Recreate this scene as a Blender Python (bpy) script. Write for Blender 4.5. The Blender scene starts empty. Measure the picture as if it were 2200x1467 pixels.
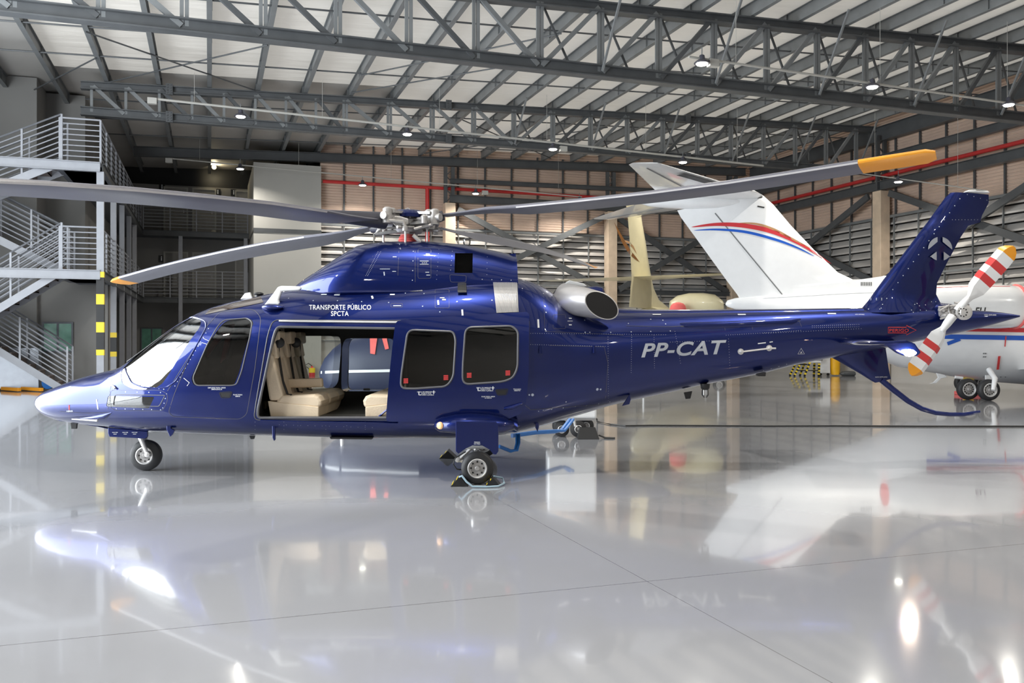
import bpy, bmesh, math, random
from mathutils import Vector, Matrix
from mathutils.bvhtree import BVHTree
random.seed(7)
R = math.radians
SC = bpy.context.scene
COL = SC.collection
F, CX, CY, H = 1885.0, 1100.0, 733.5, 1.49
# ---------------------------------------------------------------- camera, world, lights, exposure
cam_d = bpy.data.cameras.new('camera'); cam_d.sensor_width = 36; cam_d.lens = F / 2200 * 36
cam_d.clip_end = 400
cam = bpy.data.objects.new('camera', cam_d); COL.objects.link(cam)
cam.location = (0, 0, H); cam.rotation_euler = (R(90), 0, 0)
SC.camera = cam
SC.view_settings.view_transform = 'Standard'; SC.view_settings.look = 'None'
SC.view_settings.gamma = 1; SC.view_settings.use_curve_mapping = False
SC.view_settings.exposure = -0.55
SC.cycles.use_denoising = True
SC.cycles.max_bounces = 7; SC.cycles.diffuse_bounces = 4; SC.cycles.glossy_bounces = 4
SC.cycles.transmission_bounces = 6; SC.cycles.transparent_max_bounces = 10
SC.cycles.caustics_reflective = False; SC.cycles.caustics_refractive = False
SC.cycles.sample_clamp_indirect = 6
w = bpy.data.worlds.new('sky'); SC.world = w; w.use_nodes = True
bg = w.node_tree.nodes['Background']; bg.inputs[0].default_value = (0.86, 0.93, 1.0, 1); bg.inputs[1].default_value = 2.6
TH = math.atan2(650.0, 1885.0); CT, ST = math.cos(TH), math.sin(TH)
def W(u, v, z=0.0): return Vector((CT*u - ST*v, ST*u + CT*v, z))      # hangar axes -> world
def P(px, py, Y): return Vector(((px-CX)/F*Y, Y, H + (CY-py)/F*Y))     # a point measured in the photo, at depth Y
def V(px, py, v):                                                     # a measured point on the hangar plane v -> (u, v, z)
    a = (px-CX)/F; Y = v/(CT - ST*a); return (Y*(CT*a+ST), v, H+(CY-py)/F*Y)
def U(px, py, u):
    a = (px-CX)/F; Y = u/(CT*a + ST); return (u, Y*(CT-ST*a), H+(CY-py)/F*Y)
def roofz(u): return 9.42 + 0.033*u
def area(name, loc, rot, sx, sy, power, color=(1, 1, 1)):
    l = bpy.data.lights.new(name, 'AREA'); l.shape = 'RECTANGLE'; l.size = sx; l.size_y = sy; l.energy = power; l.color = color
    o = bpy.data.objects.new(name, l); COL.objects.link(o); o.location = loc; o.rotation_euler = rot; return o
# daylight entering through the open hangar door (an opening in the left wall)
DAY = area('daylight_left_door', W(-9.05, 14, 4.65), (0, R(-90), TH), 9.2, 16, 7500, (0.90, 0.96, 1.0))
DAY.visible_camera = True
# ---------------------------------------------------------------- materials
MATS = {}
def mat(name, col, rough=0.5, metal=0.0, coat=0.0, emis=None, es=0.0, trans=0.0, alpha=1.0, spec=None, noise=0.06, nscale=4.0, bump=0.0, bscale=30.0, coat_rough=0.03, nr=0.0):
    if name in MATS: return MATS[name]
    m = bpy.data.materials.new(name); m.use_nodes = True; MATS[name] = m
    nt = m.node_tree; b = nt.nodes['Principled BSDF']
    b.inputs['Roughness'].default_value = rough; b.inputs['Metallic'].default_value = metal
    b.inputs['Coat Weight'].default_value = coat; b.inputs['Coat Roughness'].default_value = coat_rough
    b.inputs['Transmission Weight'].default_value = trans; b.inputs['Alpha'].default_value = alpha
    if spec is not None: b.inputs['Specular IOR Level'].default_value = spec
    tc = nt.nodes.new('ShaderNodeTexCoord'); n = nt.nodes.new('ShaderNodeTexNoise')
    n.inputs['Scale'].default_value = nscale; n.inputs['Detail'].default_value = 3
    nt.links.new(tc.outputs['Object'], n.inputs['Vector'])
    r = nt.nodes.new('ShaderNodeValToRGB')
    r.color_ramp.elements[0].position = 0.3; r.color_ramp.elements[1].position = 0.7
    r.color_ramp.elements[0].color = tuple(c*(1-noise) for c in col)+(1,)
    r.color_ramp.elements[1].color = tuple(min(1, c*(1+noise)) for c in col)+(1,)
    nt.links.new(n.outputs['Fac'], r.inputs['Fac']); nt.links.new(r.outputs['Color'], b.inputs['Base Color'])
    if emis: b.inputs['Emission Color'].default_value = emis+(1,); b.inputs['Emission Strength'].default_value = es
    if bump:
        n2 = nt.nodes.new('ShaderNodeTexNoise'); n2.inputs['Scale'].default_value = bscale
        nt.links.new(tc.outputs['Object'], n2.inputs['Vector'])
        bp = nt.nodes.new('ShaderNodeBump'); bp.inputs['Strength'].default_value = bump; bp.inputs['Distance'].default_value = 0.02
        nt.links.new(n2.outputs['Fac'], bp.inputs['Height']); nt.links.new(bp.outputs['Normal'], b.inputs['Normal'])
    return m
def glass(name, tint, ior=1.45, mixf=0.08, rough=0.0):
    m = bpy.data.materials.new(name); m.use_nodes = True; nt = m.node_tree; nt.nodes.clear(); MATS[name] = m
    out = nt.nodes.new('ShaderNodeOutputMaterial'); mx = nt.nodes.new('ShaderNodeMixShader')
    tr = nt.nodes.new('ShaderNodeBsdfTransparent'); gl = nt.nodes.new('ShaderNodeBsdfGlossy'); fr = nt.nodes.new('ShaderNodeFresnel')
    tc = nt.nodes.new('ShaderNodeTexCoord'); n = nt.nodes.new('ShaderNodeTexNoise'); n.inputs['Scale'].default_value = 2
    r = nt.nodes.new('ShaderNodeValToRGB'); r.color_ramp.elements[0].color = tuple(c*.95 for c in tint)+(1,); r.color_ramp.elements[1].color = tuple(tint)+(1,)
    nt.links.new(tc.outputs['Object'], n.inputs['Vector']); nt.links.new(n.outputs['Fac'], r.inputs['Fac']); nt.links.new(r.outputs['Color'], tr.inputs['Color'])
    gl.inputs['Roughness'].default_value = rough; fr.inputs['IOR'].default_value = ior
    ma = nt.nodes.new('ShaderNodeMath'); ma.operation = 'ADD'; ma.inputs[1].default_value = mixf; ma.use_clamp = True
    nt.links.new(fr.outputs['Fac'], ma.inputs[0]); nt.links.new(ma.outputs[0], mx.inputs['Fac'])
    nt.links.new(tr.outputs[0], mx.inputs[1]); nt.links.new(gl.outputs[0], mx.inputs[2]); nt.links.new(mx.outputs[0], out.inputs['Surface'])
    return m
M_BLUE = mat('blue_paint', (0.0005, 0.0105, 0.115), 0.34, 0.75, 1.0, noise=0.03)
M_BLUE.node_tree.nodes['Principled BSDF'].inputs['Coat IOR'].default_value = 1.48
M_BLUEG = glass('tinted_windshield', (0.10, 0.18, 0.26), 1.7, 0.22)
M_DARKG = glass('tinted_window', (0.25, 0.24, 0.23), 1.5, 0.06)
M_CLEARG = glass('clear_window', (0.85, 0.87, 0.85), 1.35, 0.0)
M_GREENG = mat('green_window', (0.13, 0.32, 0.24), 0.15, noise=0.15)
M_BLACK = mat('black_trim', (0.012, 0.012, 0.013), 0.45)
M_SEAL = mat('grey_seal', (0.10, 0.10, 0.11), 0.35)
M_INT = mat('cabin_lining', (0.012, 0.011, 0.011), 0.6)
M_LEATHER = mat('cream_leather', (0.74, 0.61, 0.45), 0.5, bump=0.15, bscale=60)
M_WHITE = mat('white_paint', (0.80, 0.81, 0.82), 0.25, coat=0.6, noise=0.02)
M_DECAL = mat('white_decal', (0.75, 0.77, 0.80), 0.4, noise=0.02)
M_SILVERD = mat('silver_decal', (0.46, 0.49, 0.55), 0.35, 0.2, noise=0.03)
M_RIVET = mat('bare_rivet', (0.55, 0.60, 0.70), 0.3, 0.3)
M_METAL = mat('bare_metal', (0.72, 0.71, 0.70), 0.35, 0.55)
M_CAST = mat('cast_metal', (0.40, 0.385, 0.375), 0.42, 0.4, noise=0.15, nscale=25)
M_STEEL = mat('silver_exhaust', (0.62, 0.60, 0.60), 0.33, 0.6)
M_CAVITY = mat('cavity_black', (0.006, 0.006, 0.007), 0.7)  # near-black for the exhaust mouths and the cowling opening
M_TYRE = mat('rubber', (0.02, 0.02, 0.022), 0.55, bump=0.1, bscale=80)
M_BLADE = mat('blade_grey', (0.13, 0.13, 0.155), 0.4, noise=0.04)
M_BLADED = mat('blade_cuff_dark', (0.05, 0.05, 0.065), 0.35)
M_BLADEL = mat('blade_edge_light', (0.62, 0.60, 0.60), 0.3, 0.3)
M_ORANGE = mat('orange_paint', (0.85, 0.34, 0.02), 0.4, noise=0.03)
M_RED = mat('red_paint', (0.60, 0.05, 0.05), 0.4, noise=0.05)
M_REDP = mat('red_pipe', (0.55, 0.03, 0.03), 0.4)
M_SALMON = mat('red_fabric', (0.75, 0.14, 0.13), 0.8, bump=0.4, bscale=12)
M_YELLOW = mat('yellow_tape', (0.85, 0.62, 0.03), 0.45)
M_GSTEEL = mat('dark_grey_steel', (0.085, 0.09, 0.095), 0.45, 0.1, noise=0.12, nscale=2)
M_GSTEEL2 = mat('mid_grey_steel', (0.19, 0.20, 0.205), 0.45, 0.1, noise=0.1, nscale=2)
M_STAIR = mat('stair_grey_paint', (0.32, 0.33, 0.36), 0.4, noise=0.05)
M_STAIRD = mat('stair_dark_grey', (0.10, 0.11, 0.13), 0.5)  # darker grey of the walkway slabs and window frames
M_TREAD = mat('stair_tread', (0.16, 0.13, 0.12), 0.8)
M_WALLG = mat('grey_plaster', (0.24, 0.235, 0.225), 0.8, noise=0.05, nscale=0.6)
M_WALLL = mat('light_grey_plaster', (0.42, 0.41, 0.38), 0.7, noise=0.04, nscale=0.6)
M_DOOR = mat('door_grey', (0.30, 0.29, 0.27), 0.6)
M_CONC = mat('painted_concrete', (0.64, 0.50, 0.37), 0.7, noise=0.1, nscale=3, bump=0.1)
M_CORR = mat('corrugated_sheet', (0.68, 0.52, 0.42), 0.5, 0.1, noise=0.08, nscale=0.8)
M_LOUV = mat('louvre_slat', (0.62, 0.59, 0.56), 0.4, 0.15, noise=0.12, nscale=1.2)
M_PANEL = mat('wall_panel', (0.45, 0.43, 0.40), 0.45, noise=0.06, nscale=1)
M_CREAM = mat('cream_aircraft_paint', (0.72, 0.66, 0.44), 0.3, coat=0.5, noise=0.03)
M_SWR = mat('red_stripe', (0.55, 0.04, 0.05), 0.3, noise=0.03)
M_SWB = mat('blue_stripe', (0.015, 0.10, 0.50), 0.3, noise=0.03)
M_SWT = mat('tan_stripe', (0.45, 0.25, 0.12), 0.3, noise=0.03)
M_SWBR = mat('brown_stripe', (0.20, 0.08, 0.02), 0.3, noise=0.03)
M_HOSE = mat('blue_hose', (0.03, 0.20, 0.62), 0.35)
M_ROPE = mat('pale_rope', (0.30, 0.42, 0.50), 0.7)
M_CABLE = mat('black_cable', (0.02, 0.02, 0.02), 0.5)
M_LAMP = mat('lamp_lens', (1, 1, 1), 0.4, emis=(1.0, 0.97, 0.86), es=30.0)
M_LAMPH = mat('lamp_housing', (0.06, 0.06, 0.08), 0.4)
M_NAV = mat('lit_strobe', (1, 1, 1), 0.3, emis=(1.0, 0.80, 0.66), es=150.0)
M_AMBER = mat('amber_lamp', (0.9, 0.5, 0.25), 0.2, emis=(1.0, 0.6, 0.3), es=0.5)
M_LENS = glass('clear_lens', (0.9, 0.9, 0.9), 1.5, 0.15)
M_CABINET = mat('steel_cabinet', (0.34, 0.36, 0.40), 0.35, 0.3)
# floor: pale epoxy with thin joints, in hangar axes (object coordinates)
def floor_mat():
    m = bpy.data.materials.new('epoxy_floor'); m.use_nodes = True; nt = m.node_tree; b = nt.nodes['Principled BSDF']
    tc = nt.nodes.new('ShaderNodeTexCoord'); n = nt.nodes.new('ShaderNodeTexNoise'); n.inputs['Scale'].default_value = 0.35; n.inputs['Detail'].default_value = 4
    nt.links.new(tc.outputs['Object'], n.inputs['Vector'])
    r = nt.nodes.new('ShaderNodeValToRGB'); r.color_ramp.elements[0].position = .3; r.color_ramp.elements[1].position = .7
    r.color_ramp.elements[0].color = (0.33, 0.335, 0.36, 1); r.color_ramp.elements[1].color = (0.38, 0.385, 0.41, 1)
    nt.links.new(n.outputs['Fac'], r.inputs['Fac'])
    sp = nt.nodes.new('ShaderNodeSeparateXYZ'); nt.links.new(tc.outputs['Object'], sp.inputs[0])
    def line(sock, off, per, wd):
        a = nt.nodes.new('ShaderNodeMath'); a.operation = 'SUBTRACT'; nt.links.new(sock, a.inputs[0]); a.inputs[1].default_value = off - per/2
        mo = nt.nodes.new('ShaderNodeMath'); mo.operation = 'FLOORED_MODULO'; nt.links.new(a.outputs[0], mo.inputs[0]); mo.inputs[1].default_value = per
        s = nt.nodes.new('ShaderNodeMath'); s.operation = 'SUBTRACT'; nt.links.new(mo.outputs[0], s.inputs[0]); s.inputs[1].default_value = per/2
        ab = nt.nodes.new('ShaderNodeMath'); ab.operation = 'ABSOLUTE'; nt.links.new(s.outputs[0], ab.inputs[0])
        l = nt.nodes.new('ShaderNodeMath'); l.operation = 'LESS_THAN'; nt.links.new(ab.outputs[0], l.inputs[0]); l.inputs[1].default_value = wd
        return l.outputs[0]
    l1 = line(sp.outputs['Y'], 4.88, 4.8, 0.004); l2 = line(sp.outputs['X'], 2.57, 19.2, 0.0025)
    mx = nt.nodes.new('ShaderNodeMath'); mx.operation = 'MAXIMUM'; nt.links.new(l1, mx.inputs[0]); nt.links.new(l2, mx.inputs[1])
    mc = nt.nodes.new('ShaderNodeMix'); mc.data_type = 'RGBA'; nt.links.new(mx.outputs[0], mc.inputs['Factor'])
    nt.links.new(r.outputs['Color'], mc.inputs['A']); mc.inputs['B'].default_value = (0.16, 0.16, 0.17, 1)
    nt.links.new(mc.outputs['Result'], b.inputs['Base Color'])
    b.inputs['Roughness'].default_value = 0.11; b.inputs['IOR'].default_value = 1.6
    b.inputs['Coat Weight'].default_value = 0.6; b.inputs['Coat Roughness'].default_value = 0.04
    n2 = nt.nodes.new('ShaderNodeTexNoise'); n2.inputs['Scale'].default_value = 1.3; n2.inputs['Detail'].default_value = 2
    nt.links.new(tc.outputs['Object'], n2.inputs['Vector'])
    bp = nt.nodes.new('ShaderNodeBump'); bp.inputs['Strength'].default_value = 0.12; bp.inputs['Distance'].default_value = 0.006
    nt.links.new(n2.outputs['Fac'], bp.inputs['Height']); nt.links.new(bp.outputs['Normal'], b.inputs['Normal']); nt.links.new(bp.outputs['Normal'], b.inputs['Coat Normal'])
    return m
M_FLOOR = floor_mat()
def ceil_mat():                                       # roof sheeting, with translucency added so sky light brightens the roof
    m = mat('roof_sheeting', (0.80, 0.76, 0.70), 0.6, noise=0.06, nscale=0.5); nt = m.node_tree; b = nt.nodes['Principled BSDF']
    tc = nt.nodes.new('ShaderNodeTexCoord'); mp = nt.nodes.new('ShaderNodeMapping'); mp.inputs['Scale'].default_value = (0.25, 1.6, 1)
    n = nt.nodes.new('ShaderNodeTexNoise'); n.inputs['Scale'].default_value = 1.2; n.inputs['Detail'].default_value = 3
    nt.links.new(tc.outputs['Object'], mp.inputs[0]); nt.links.new(mp.outputs[0], n.inputs['Vector'])
    bp = nt.nodes.new('ShaderNodeBump'); bp.inputs['Strength'].default_value = 0.8; bp.inputs['Distance'].default_value = 0.12
    nt.links.new(n.outputs['Fac'], bp.inputs['Height']); nt.links.new(bp.outputs['Normal'], b.inputs['Normal'])
    t = nt.nodes.new('ShaderNodeBsdfTranslucent'); t.inputs['Color'].default_value = (0.80, 0.72, 0.62, 1)
    mx = nt.nodes.new('ShaderNodeMixShader'); mx.inputs[0].default_value = 0.21; out = nt.nodes['Material Output']
    nt.links.new(b.outputs[0], mx.inputs[1]); nt.links.new(t.outputs[0], mx.inputs[2]); nt.links.new(mx.outputs[0], out.inputs['Surface'])
    return m
M_CEIL = ceil_mat(); M_CEIL_SHADE = mat('shading_roof_sheeting', (0.52, 0.50, 0.47), 0.6, noise=0.06, nscale=0.5, bump=0.4, bscale=2)  # second sheeting: darker and opaque, added to shade the left and back-left roof
# ---------------------------------------------------------------- mesh helpers
class MB:
    def __init__(s): s.v = []; s.f = []; s.m = []; s.mats = []; s.cur = 0
    def use(s, m):
        if m not in s.mats: s.mats.append(m)
        s.cur = s.mats.index(m); return s
    def add(s, vs, fs):
        o = len(s.v); s.v += [Vector(x) for x in vs]
        for f in fs: s.f.append([i+o for i in f]); s.m.append(s.cur)
        return s
    def hexa(s, c): return s.add(c, [(0,3,2,1),(4,5,6,7),(0,1,5,4),(1,2,6,5),(2,3,7,6),(3,0,4,7)])
    def box(s, lo, hi, T=None):
        x0,y0,z0 = lo; x1,y1,z1 = hi
        c = [(x0,y0,z0),(x1,y0,z0),(x1,y1,z0),(x0,y1,z0),(x0,y0,z1),(x1,y0,z1),(x1,y1,z1),(x0,y1,z1)]
        return s.hexa([T(*p) for p in c] if T else c)
    def bar(s, a, b, w, h, up=(0,0,1)):
        a = Vector(a); b = Vector(b); d = (b-a).normalized(); up = Vector(up)
        if abs(d.dot(up)) > .98: up = Vector((CT, ST, 0))
        x = d.cross(up).normalized(); y = x.cross(d).normalized(); x *= w/2; y *= h/2
        return s.hexa([a-x-y, a+x-y, b+x-y, b-x-y, a-x+y, a+x+y, b+x+y, b-x+y])
    def ibeam(s, a, b, w, h, t=.02):
        a = Vector(a); b = Vector(b); z = Vector((0,0,1))
        s.bar(a+z*(h/2-t/2), b+z*(h/2-t/2), w, t); s.bar(a-z*(h/2-t/2), b-z*(h/2-t/2), w, t); return s.bar(a, b, t*1.5, h-t*2)
    def rings(s, rs, cap=True, closed=True):
        n = len(rs[0]); fs = []
        vs = [p for r in rs for p in r]
        for i in range(len(rs)-1):
            for j in range(n if closed else n-1):
                k = (j+1) % n; fs.append((i*n+j, i*n+k, (i+1)*n+k, (i+1)*n+j))
        if cap: fs.append(tuple(range(n-1, -1, -1))); fs.append(tuple((len(rs)-1)*n+j for j in range(n)))
        return s.add(vs, fs)
    def tube(s, pts, r, n=8, cap=True):
        pts = [Vector(p) for p in pts]; rr = r if isinstance(r, (list, tuple)) else [r]*len(pts); out = []
        prev = None
        for i, p in enumerate(pts):
            d = (pts[min(i+1, len(pts)-1)] - pts[max(i-1, 0)]).normalized()
            if prev is None:
                up = Vector((0,0,1)) if abs(d.z) < .9 else Vector((0,1,0)); x = d.cross(up).normalized()
            else: x = (prev - d*prev.dot(d)).normalized()
            prev = x; y = d.cross(x)
            out.append([p + (x*math.cos(2*math.pi*j/n) + y*math.sin(2*math.pi*j/n))*rr[i] for j in range(n)])
        return s.rings(out, cap)
    def lathe(s, c, ax, prof, n=32, cap=True):       # prof: (distance along axis, radius)
        c = Vector(c); ax = Vector(ax).normalized(); up = Vector((0,0,1)) if abs(ax.z) < .9 else Vector((1,0,0))
        x = ax.cross(up).normalized(); y = ax.cross(x)
        return s.rings([[c + ax*t + (x*math.cos(2*math.pi*j/n)+y*math.sin(2*math.pi*j/n))*max(r, .0004) for j in range(n)] for t, r in prof], cap)
    def prism(s, poly, d):                            # poly: list of 3D points, d: extrusion vector
        n = len(poly); p = [Vector(q) for q in poly]; d = Vector(d)
        nn = sum(((p[i]-p[0]).cross(p[(i+1) % n]-p[0]) for i in range(n)), Vector())
        if nn.dot(d) > 0: p = p[::-1]
        return s.add(p + [q+d for q in p], [tuple(range(n)), tuple(range(2*n-1, n-1, -1))] + [(i, i+n, (i+1) % n+n, (i+1) % n) for i in range(n)])
ORG = {}
def obj(name, mb, m=None, parent=None, smooth=False, kind=None, label=None, cat=None, group=None, bevel=0.0, origin=None, ang=35):
    me = bpy.data.meshes.new(name)
    if not mb.mats: mb.mats = [m]
    if parent is not None: org = ORG.get(parent.name, Vector((0,0,0)))
    elif origin is not None: org = Vector(origin)
    else:
        xs = [v.x for v in mb.v]; ys = [v.y for v in mb.v]; zs = [v.z for v in mb.v]
        org = Vector(((min(xs)+max(xs))/2, (min(ys)+max(ys))/2, min(zs)))
    me.from_pydata([tuple(v-org) for v in mb.v], [], mb.f); 
    for mm in mb.mats: me.materials.append(mm)
    me.polygons.foreach_set('material_index', mb.m); me.update()
    bm = bmesh.new(); bm.from_mesh(me); bmesh.ops.recalc_face_normals(bm, faces=bm.faces); bm.to_mesh(me); bm.free()
    o = bpy.data.objects.new(name, me); COL.objects.link(o)
    ORG[o.name] = org
    if parent is None: o.location = org
    else: o.parent = parent
    if smooth: shade(o, ang)
    if bevel:
        b = o.modifiers.new('bevel', 'BEVEL'); b.width = bevel; b.segments = 2; b.limit_method = 'ANGLE'; b.angle_limit = R(40)
    tag(o, label, cat, group, kind); return o
def shade(o, ang=35):
    for p in o.data.polygons: p.use_smooth = True
    o.data.set_sharp_from_angle(angle=R(ang))
def tag(o, label=None, cat=None, group=None, kind=None):
    if label: o['label'] = label
    if cat: o['category'] = cat
    if group: o['group'] = group
    if kind: o['kind'] = kind
    return o
def empty(name, loc, label, cat, group=None):
    o = bpy.data.objects.new(name, None); COL.objects.link(o); o.location = loc; ORG[o.name] = Vector(loc); o.empty_display_size = .2
    return tag(o, label, cat, group)
def copy_tree(o, parent=None):
    c = o.copy(); COL.objects.link(c); c.parent = parent
    for ch in o.children: copy_tree(ch, c)
    return c
def tmp(mb, m=None):
    o = obj('tmp', mb, m, origin=(0,0,0)); return o
def boolean(o, cutter, op, keep=True):
    md = o.modifiers.new('b', 'BOOLEAN'); md.operation = op; md.solver = 'EXACT'; md.object = cutter
    try: md.material_mode = 'TRANSFER'
    except Exception: pass
    dg = bpy.context.evaluated_depsgraph_get(); dg.update(); me = bpy.data.meshes.new_from_object(o.evaluated_get(dg))
    o.modifiers.clear(); old = o.data; o.data = me
    if not keep: kill(cutter)
def kill(o): bpy.data.objects.remove(o, do_unlink=True)
def adopt(o, name, parent, ang=35, **k):              # world-space mesh -> named part
    org = ORG[parent.name]; o.data.transform(Matrix.Translation(-org)); o.name = name; o.parent = parent; o.location = (0,0,0)
    ORG[o.name] = org; shade(o, ang); tag(o, **k); return o
def superloft(st, n=48):
    """st: (X, ztop, zbot, halfwidth, zc_frac, n_up, n_lo, Yc)"""
    out = []
    for X, zt, zb, hw, fr, nu, nl, Yc in st:
        zc = zb + (zt-zb)*fr; r = []
        for j in range(n):
            t = 2*math.pi*j/n; c, s_ = math.cos(t), math.sin(t); e = nu if s_ >= 0 else nl
            y = hw*math.copysign(abs(c)**(2/e), c); z = zc + (zt-zc if s_ >= 0 else zc-zb)*math.copysign(abs(s_)**(2/e), s_)
            r.append(Vector((X, Yc+y, z)))
        out.append(r)
    return out
def lerp_tab(tab, x):
    if x <= tab[0][0]: return tab[0][1]
    for (a, b), (c, d) in zip(tab, tab[1:]):
        if x <= c: return b + (d-b)*(x-a)/(c-a)
    return tab[-1][1]
def smooth_tab(tab, x):                                # Catmull-Rom through the table
    xs = [t[0] for t in tab]; ys = [t[1] for t in tab]
    if x <= xs[0]: return ys[0]
    if x >= xs[-1]: return ys[-1]
    i = max(k for k in range(len(xs)-1) if xs[k] <= x); h = xs[i+1]-xs[i]; t = (x-xs[i])/h
    d = (ys[i+1]-ys[i])/h
    dl = (ys[i]-ys[i-1])/(xs[i]-xs[i-1]) if i > 0 else d; dr = (ys[i+2]-ys[i+1])/(xs[i+2]-xs[i+1]) if i+2 < len(xs) else d
    m0 = 0 if dl*d <= 0 else 2*dl*d/(dl+d); m1 = 0 if dr*d <= 0 else 2*dr*d/(dr+d)
    if i == 0: m0 = d
    if i+2 >= len(xs): m1 = d
    return (2*t**3-3*t*t+1)*ys[i] + (t**3-2*t*t+t)*h*m0 + (-2*t**3+3*t*t)*ys[i+1] + (t**3-t*t)*h*m1
def rounded(poly, r, n=5):                             # round a 2D polygon's corners
    out = []; N = len(poly)
    for i in range(N):
        a, b, c = Vector(poly[i-1]), Vector(poly[i]), Vector(poly[(i+1) % N])
        u = (a-b); v = (c-b); rr = min(r, u.length*.45, v.length*.45); p = b+u.normalized()*rr; q = b+v.normalized()*rr
        for k in range(n+1):
            t = k/n; out.append(((1-t)**2)*p + 2*t*(1-t)*b + t*t*q)
    return [tuple(x) for x in out]
def text_mesh(txt, size, bold=0.0, shear=0.0, spc=1.08):
    c = bpy.data.curves.new('t', 'FONT'); c.body = txt; c.size = size; c.offset = bold; c.shear = shear; c.align_x = 'CENTER'; c.align_y = 'CENTER'; c.space_character = spc
    o = bpy.data.objects.new('t', c); COL.objects.link(o); dg = bpy.context.evaluated_depsgraph_get(); dg.update()
    me = bpy.data.meshes.new_from_object(o.evaluated_get(dg)); vs = [v.co.copy() for v in me.vertices]; fs = [tuple(p.vertices) for p in me.polygons]
    kill(o); return vs, fs
def text_into(mb, txt, size, fn, bold=0.0, shear=0.0, sx=1.0):
    vs, fs = text_mesh(txt, size, bold, shear)
    mb.add([fn(v.x*sx, v.y) for v in vs], fs)
# ================================================================ the hangar
UL, UR, V0, VB = -9.1, 26.5, -12.0, 39.0
VG = 44.6
fl = MB().add([(UL-.3, V0-.3, 0), (UR+3, V0-.3, 0), (UR+3, VG+2, 0), (UL-.3, VG+2, 0)], [(0,1,2,3)])
o = obj('floor', fl, M_FLOOR, kind='structure', origin=(0,0,0)); o.rotation_euler.z = TH
for rects, m in ((((-4.47, V0-.2, UR+.2, 29.5), (6.0, 29.5, UR+.2, VG+1)), M_CEIL), (((UL-.2, V0-.2, -4.47, VG+1), (-4.47, 29.5, 6.0, VG+1)), M_CEIL_SHADE)):
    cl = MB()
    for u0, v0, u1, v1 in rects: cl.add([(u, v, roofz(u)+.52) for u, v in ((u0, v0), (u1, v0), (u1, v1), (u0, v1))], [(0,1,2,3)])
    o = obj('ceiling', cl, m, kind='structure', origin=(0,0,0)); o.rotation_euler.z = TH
# wall_back: plain base, louvres, corrugated sheet above; wall_right the same
def clad_wall(name, T, L0, L1, zl=6.6, ztop=lambda s: 10.0):
    mb = MB(); mb.use(M_PANEL)
    mb.box((L0, -.12, 0), (L1, -.02, 1.5), T)
    mb.use(M_BLACK); mb.box((L0, .12, 1.5), (L1, .14, zl), T)
    mb.use(M_LOUV); z = 1.5
    while z < zl-.05:
        c = [(L0, -.10, z), (L1, -.10, z), (L1, .10, z+.27), (L0, .10, z+.27)]
        c2 = [(a, b+.012, d-.012) for a, b, d in c]
        mb.hexa([T(*p) for p in c]+[T(*p) for p in c2]); mb.box((L0, -.115, z-.02), (L1, -.09, z+.05), T); z += .32
    mb.use(M_CORR); z = zl+.1; prof = []
    while z < 11.2: prof += [(.02, z), (-.02, z+.035), (-.02, z+.06), (.02, z+.095)]; z += .12
    pts = [[Vector(T(L0, y, zz)) for y, zz in prof], [Vector(T(L1, y, zz)) for y, zz in prof]]
    mb.rings(pts, cap=False, closed=False)
    return obj(name, mb, kind='structure')
TB = lambda s, d, z: W(s, VB+d, z)
TR_ = lambda s, d, z: W(UR+d, s, z)
clad_wall('wall_back', TB, 4.58, UR)
clad_wall('wall_right', TR_, V0, VB)
mb = MB().box((UL-.2, V0-.1, 0), (UR+.2, V0, 11.2), W); obj('wall_front', mb, M_PANEL, kind='structure')
# wall_left stands back behind the stairs; the part towards the camera is the open hangar door
mb = MB(); mb.box((UL-.2, V0, 0), (UL-.1, 6, 11.2), W); mb.box((UL-.2, 22, 0), (UL-.1, VG+1, 11.2), W); mb.box((UL-.2, 6, 9.3), (UL-.1, 22, 11.2), W)
obj('wall_left', mb, M_PANEL, kind='structure')
mb = MB().box((UR+.15, V0, 0), (UR+.2, VB+.3, 11.2), W).box((4.6, VB+.15, 0), (UR+.2, VB+.2, 11.2), W); obj('wall_outer_skin', mb, M_BLACK, kind='structure')
tn = [0]
def trim(mb, m, **k):
    tn[0] += 1; return obj('trim_%d' % tn[0], mb, m, kind='structure', **k)
# mullions
s = 5.6
while s < UR-.3:
    mb = MB(); mb.box((s-.035, -.1, 6.6), (s+.035, -.03, 10.2), TB); trim(mb, M_GSTEEL)
    mb = MB(); mb.box((s-.02, -.18, 1.5), (s+.02, -.12, 6.6), TB); trim(mb, M_GSTEEL2); s += 1.3
s = VB-1.2
while s > 8:
    mb = MB(); mb.box((s-.035, -.1, 6.6), (s+.035, -.03, 10.4), TR_); trim(mb, M_GSTEEL)
    mb = MB(); mb.box((s-.02, -.18, 1.5), (s+.02, -.12, 6.6), TR_); trim(mb, M_GSTEEL2); s -= 1.3
for T, a, b in ((TB, 4.5, UR-.1), (TR_, 0, VB-.1)):
    for z, hh in ((6.55, .1), (4.1, .08), (1.5, .06)):
        mb = MB(); mb.box((a, -.22, z), (b, -.12, z+hh), T); trim(mb, M_GSTEEL2)
# wall beams
def beam_uv(a, b, w_, h_, label, m=M_GSTEEL, name='wall_beam', group=None, I=True):
    mb = MB(); (mb.ibeam if I else mb.bar)(W(*a), W(*b), w_, h_); return obj(name, mb, m, label=label, cat='beam', group=group)
beam_uv((-2.9, VB-.35, roofz(-2.9)-.12), (UR-.5, VB-.35, roofz(UR)-.12), .3, .38, 'long dark steel eave beam along the top of the back wall')
beam_uv((UR-.4, V0+.2, 10.05), (UR-.4, VB-.6, 10.0), .3, .6, 'dark steel eave beam climbing to the upper right along the right wall')
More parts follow.
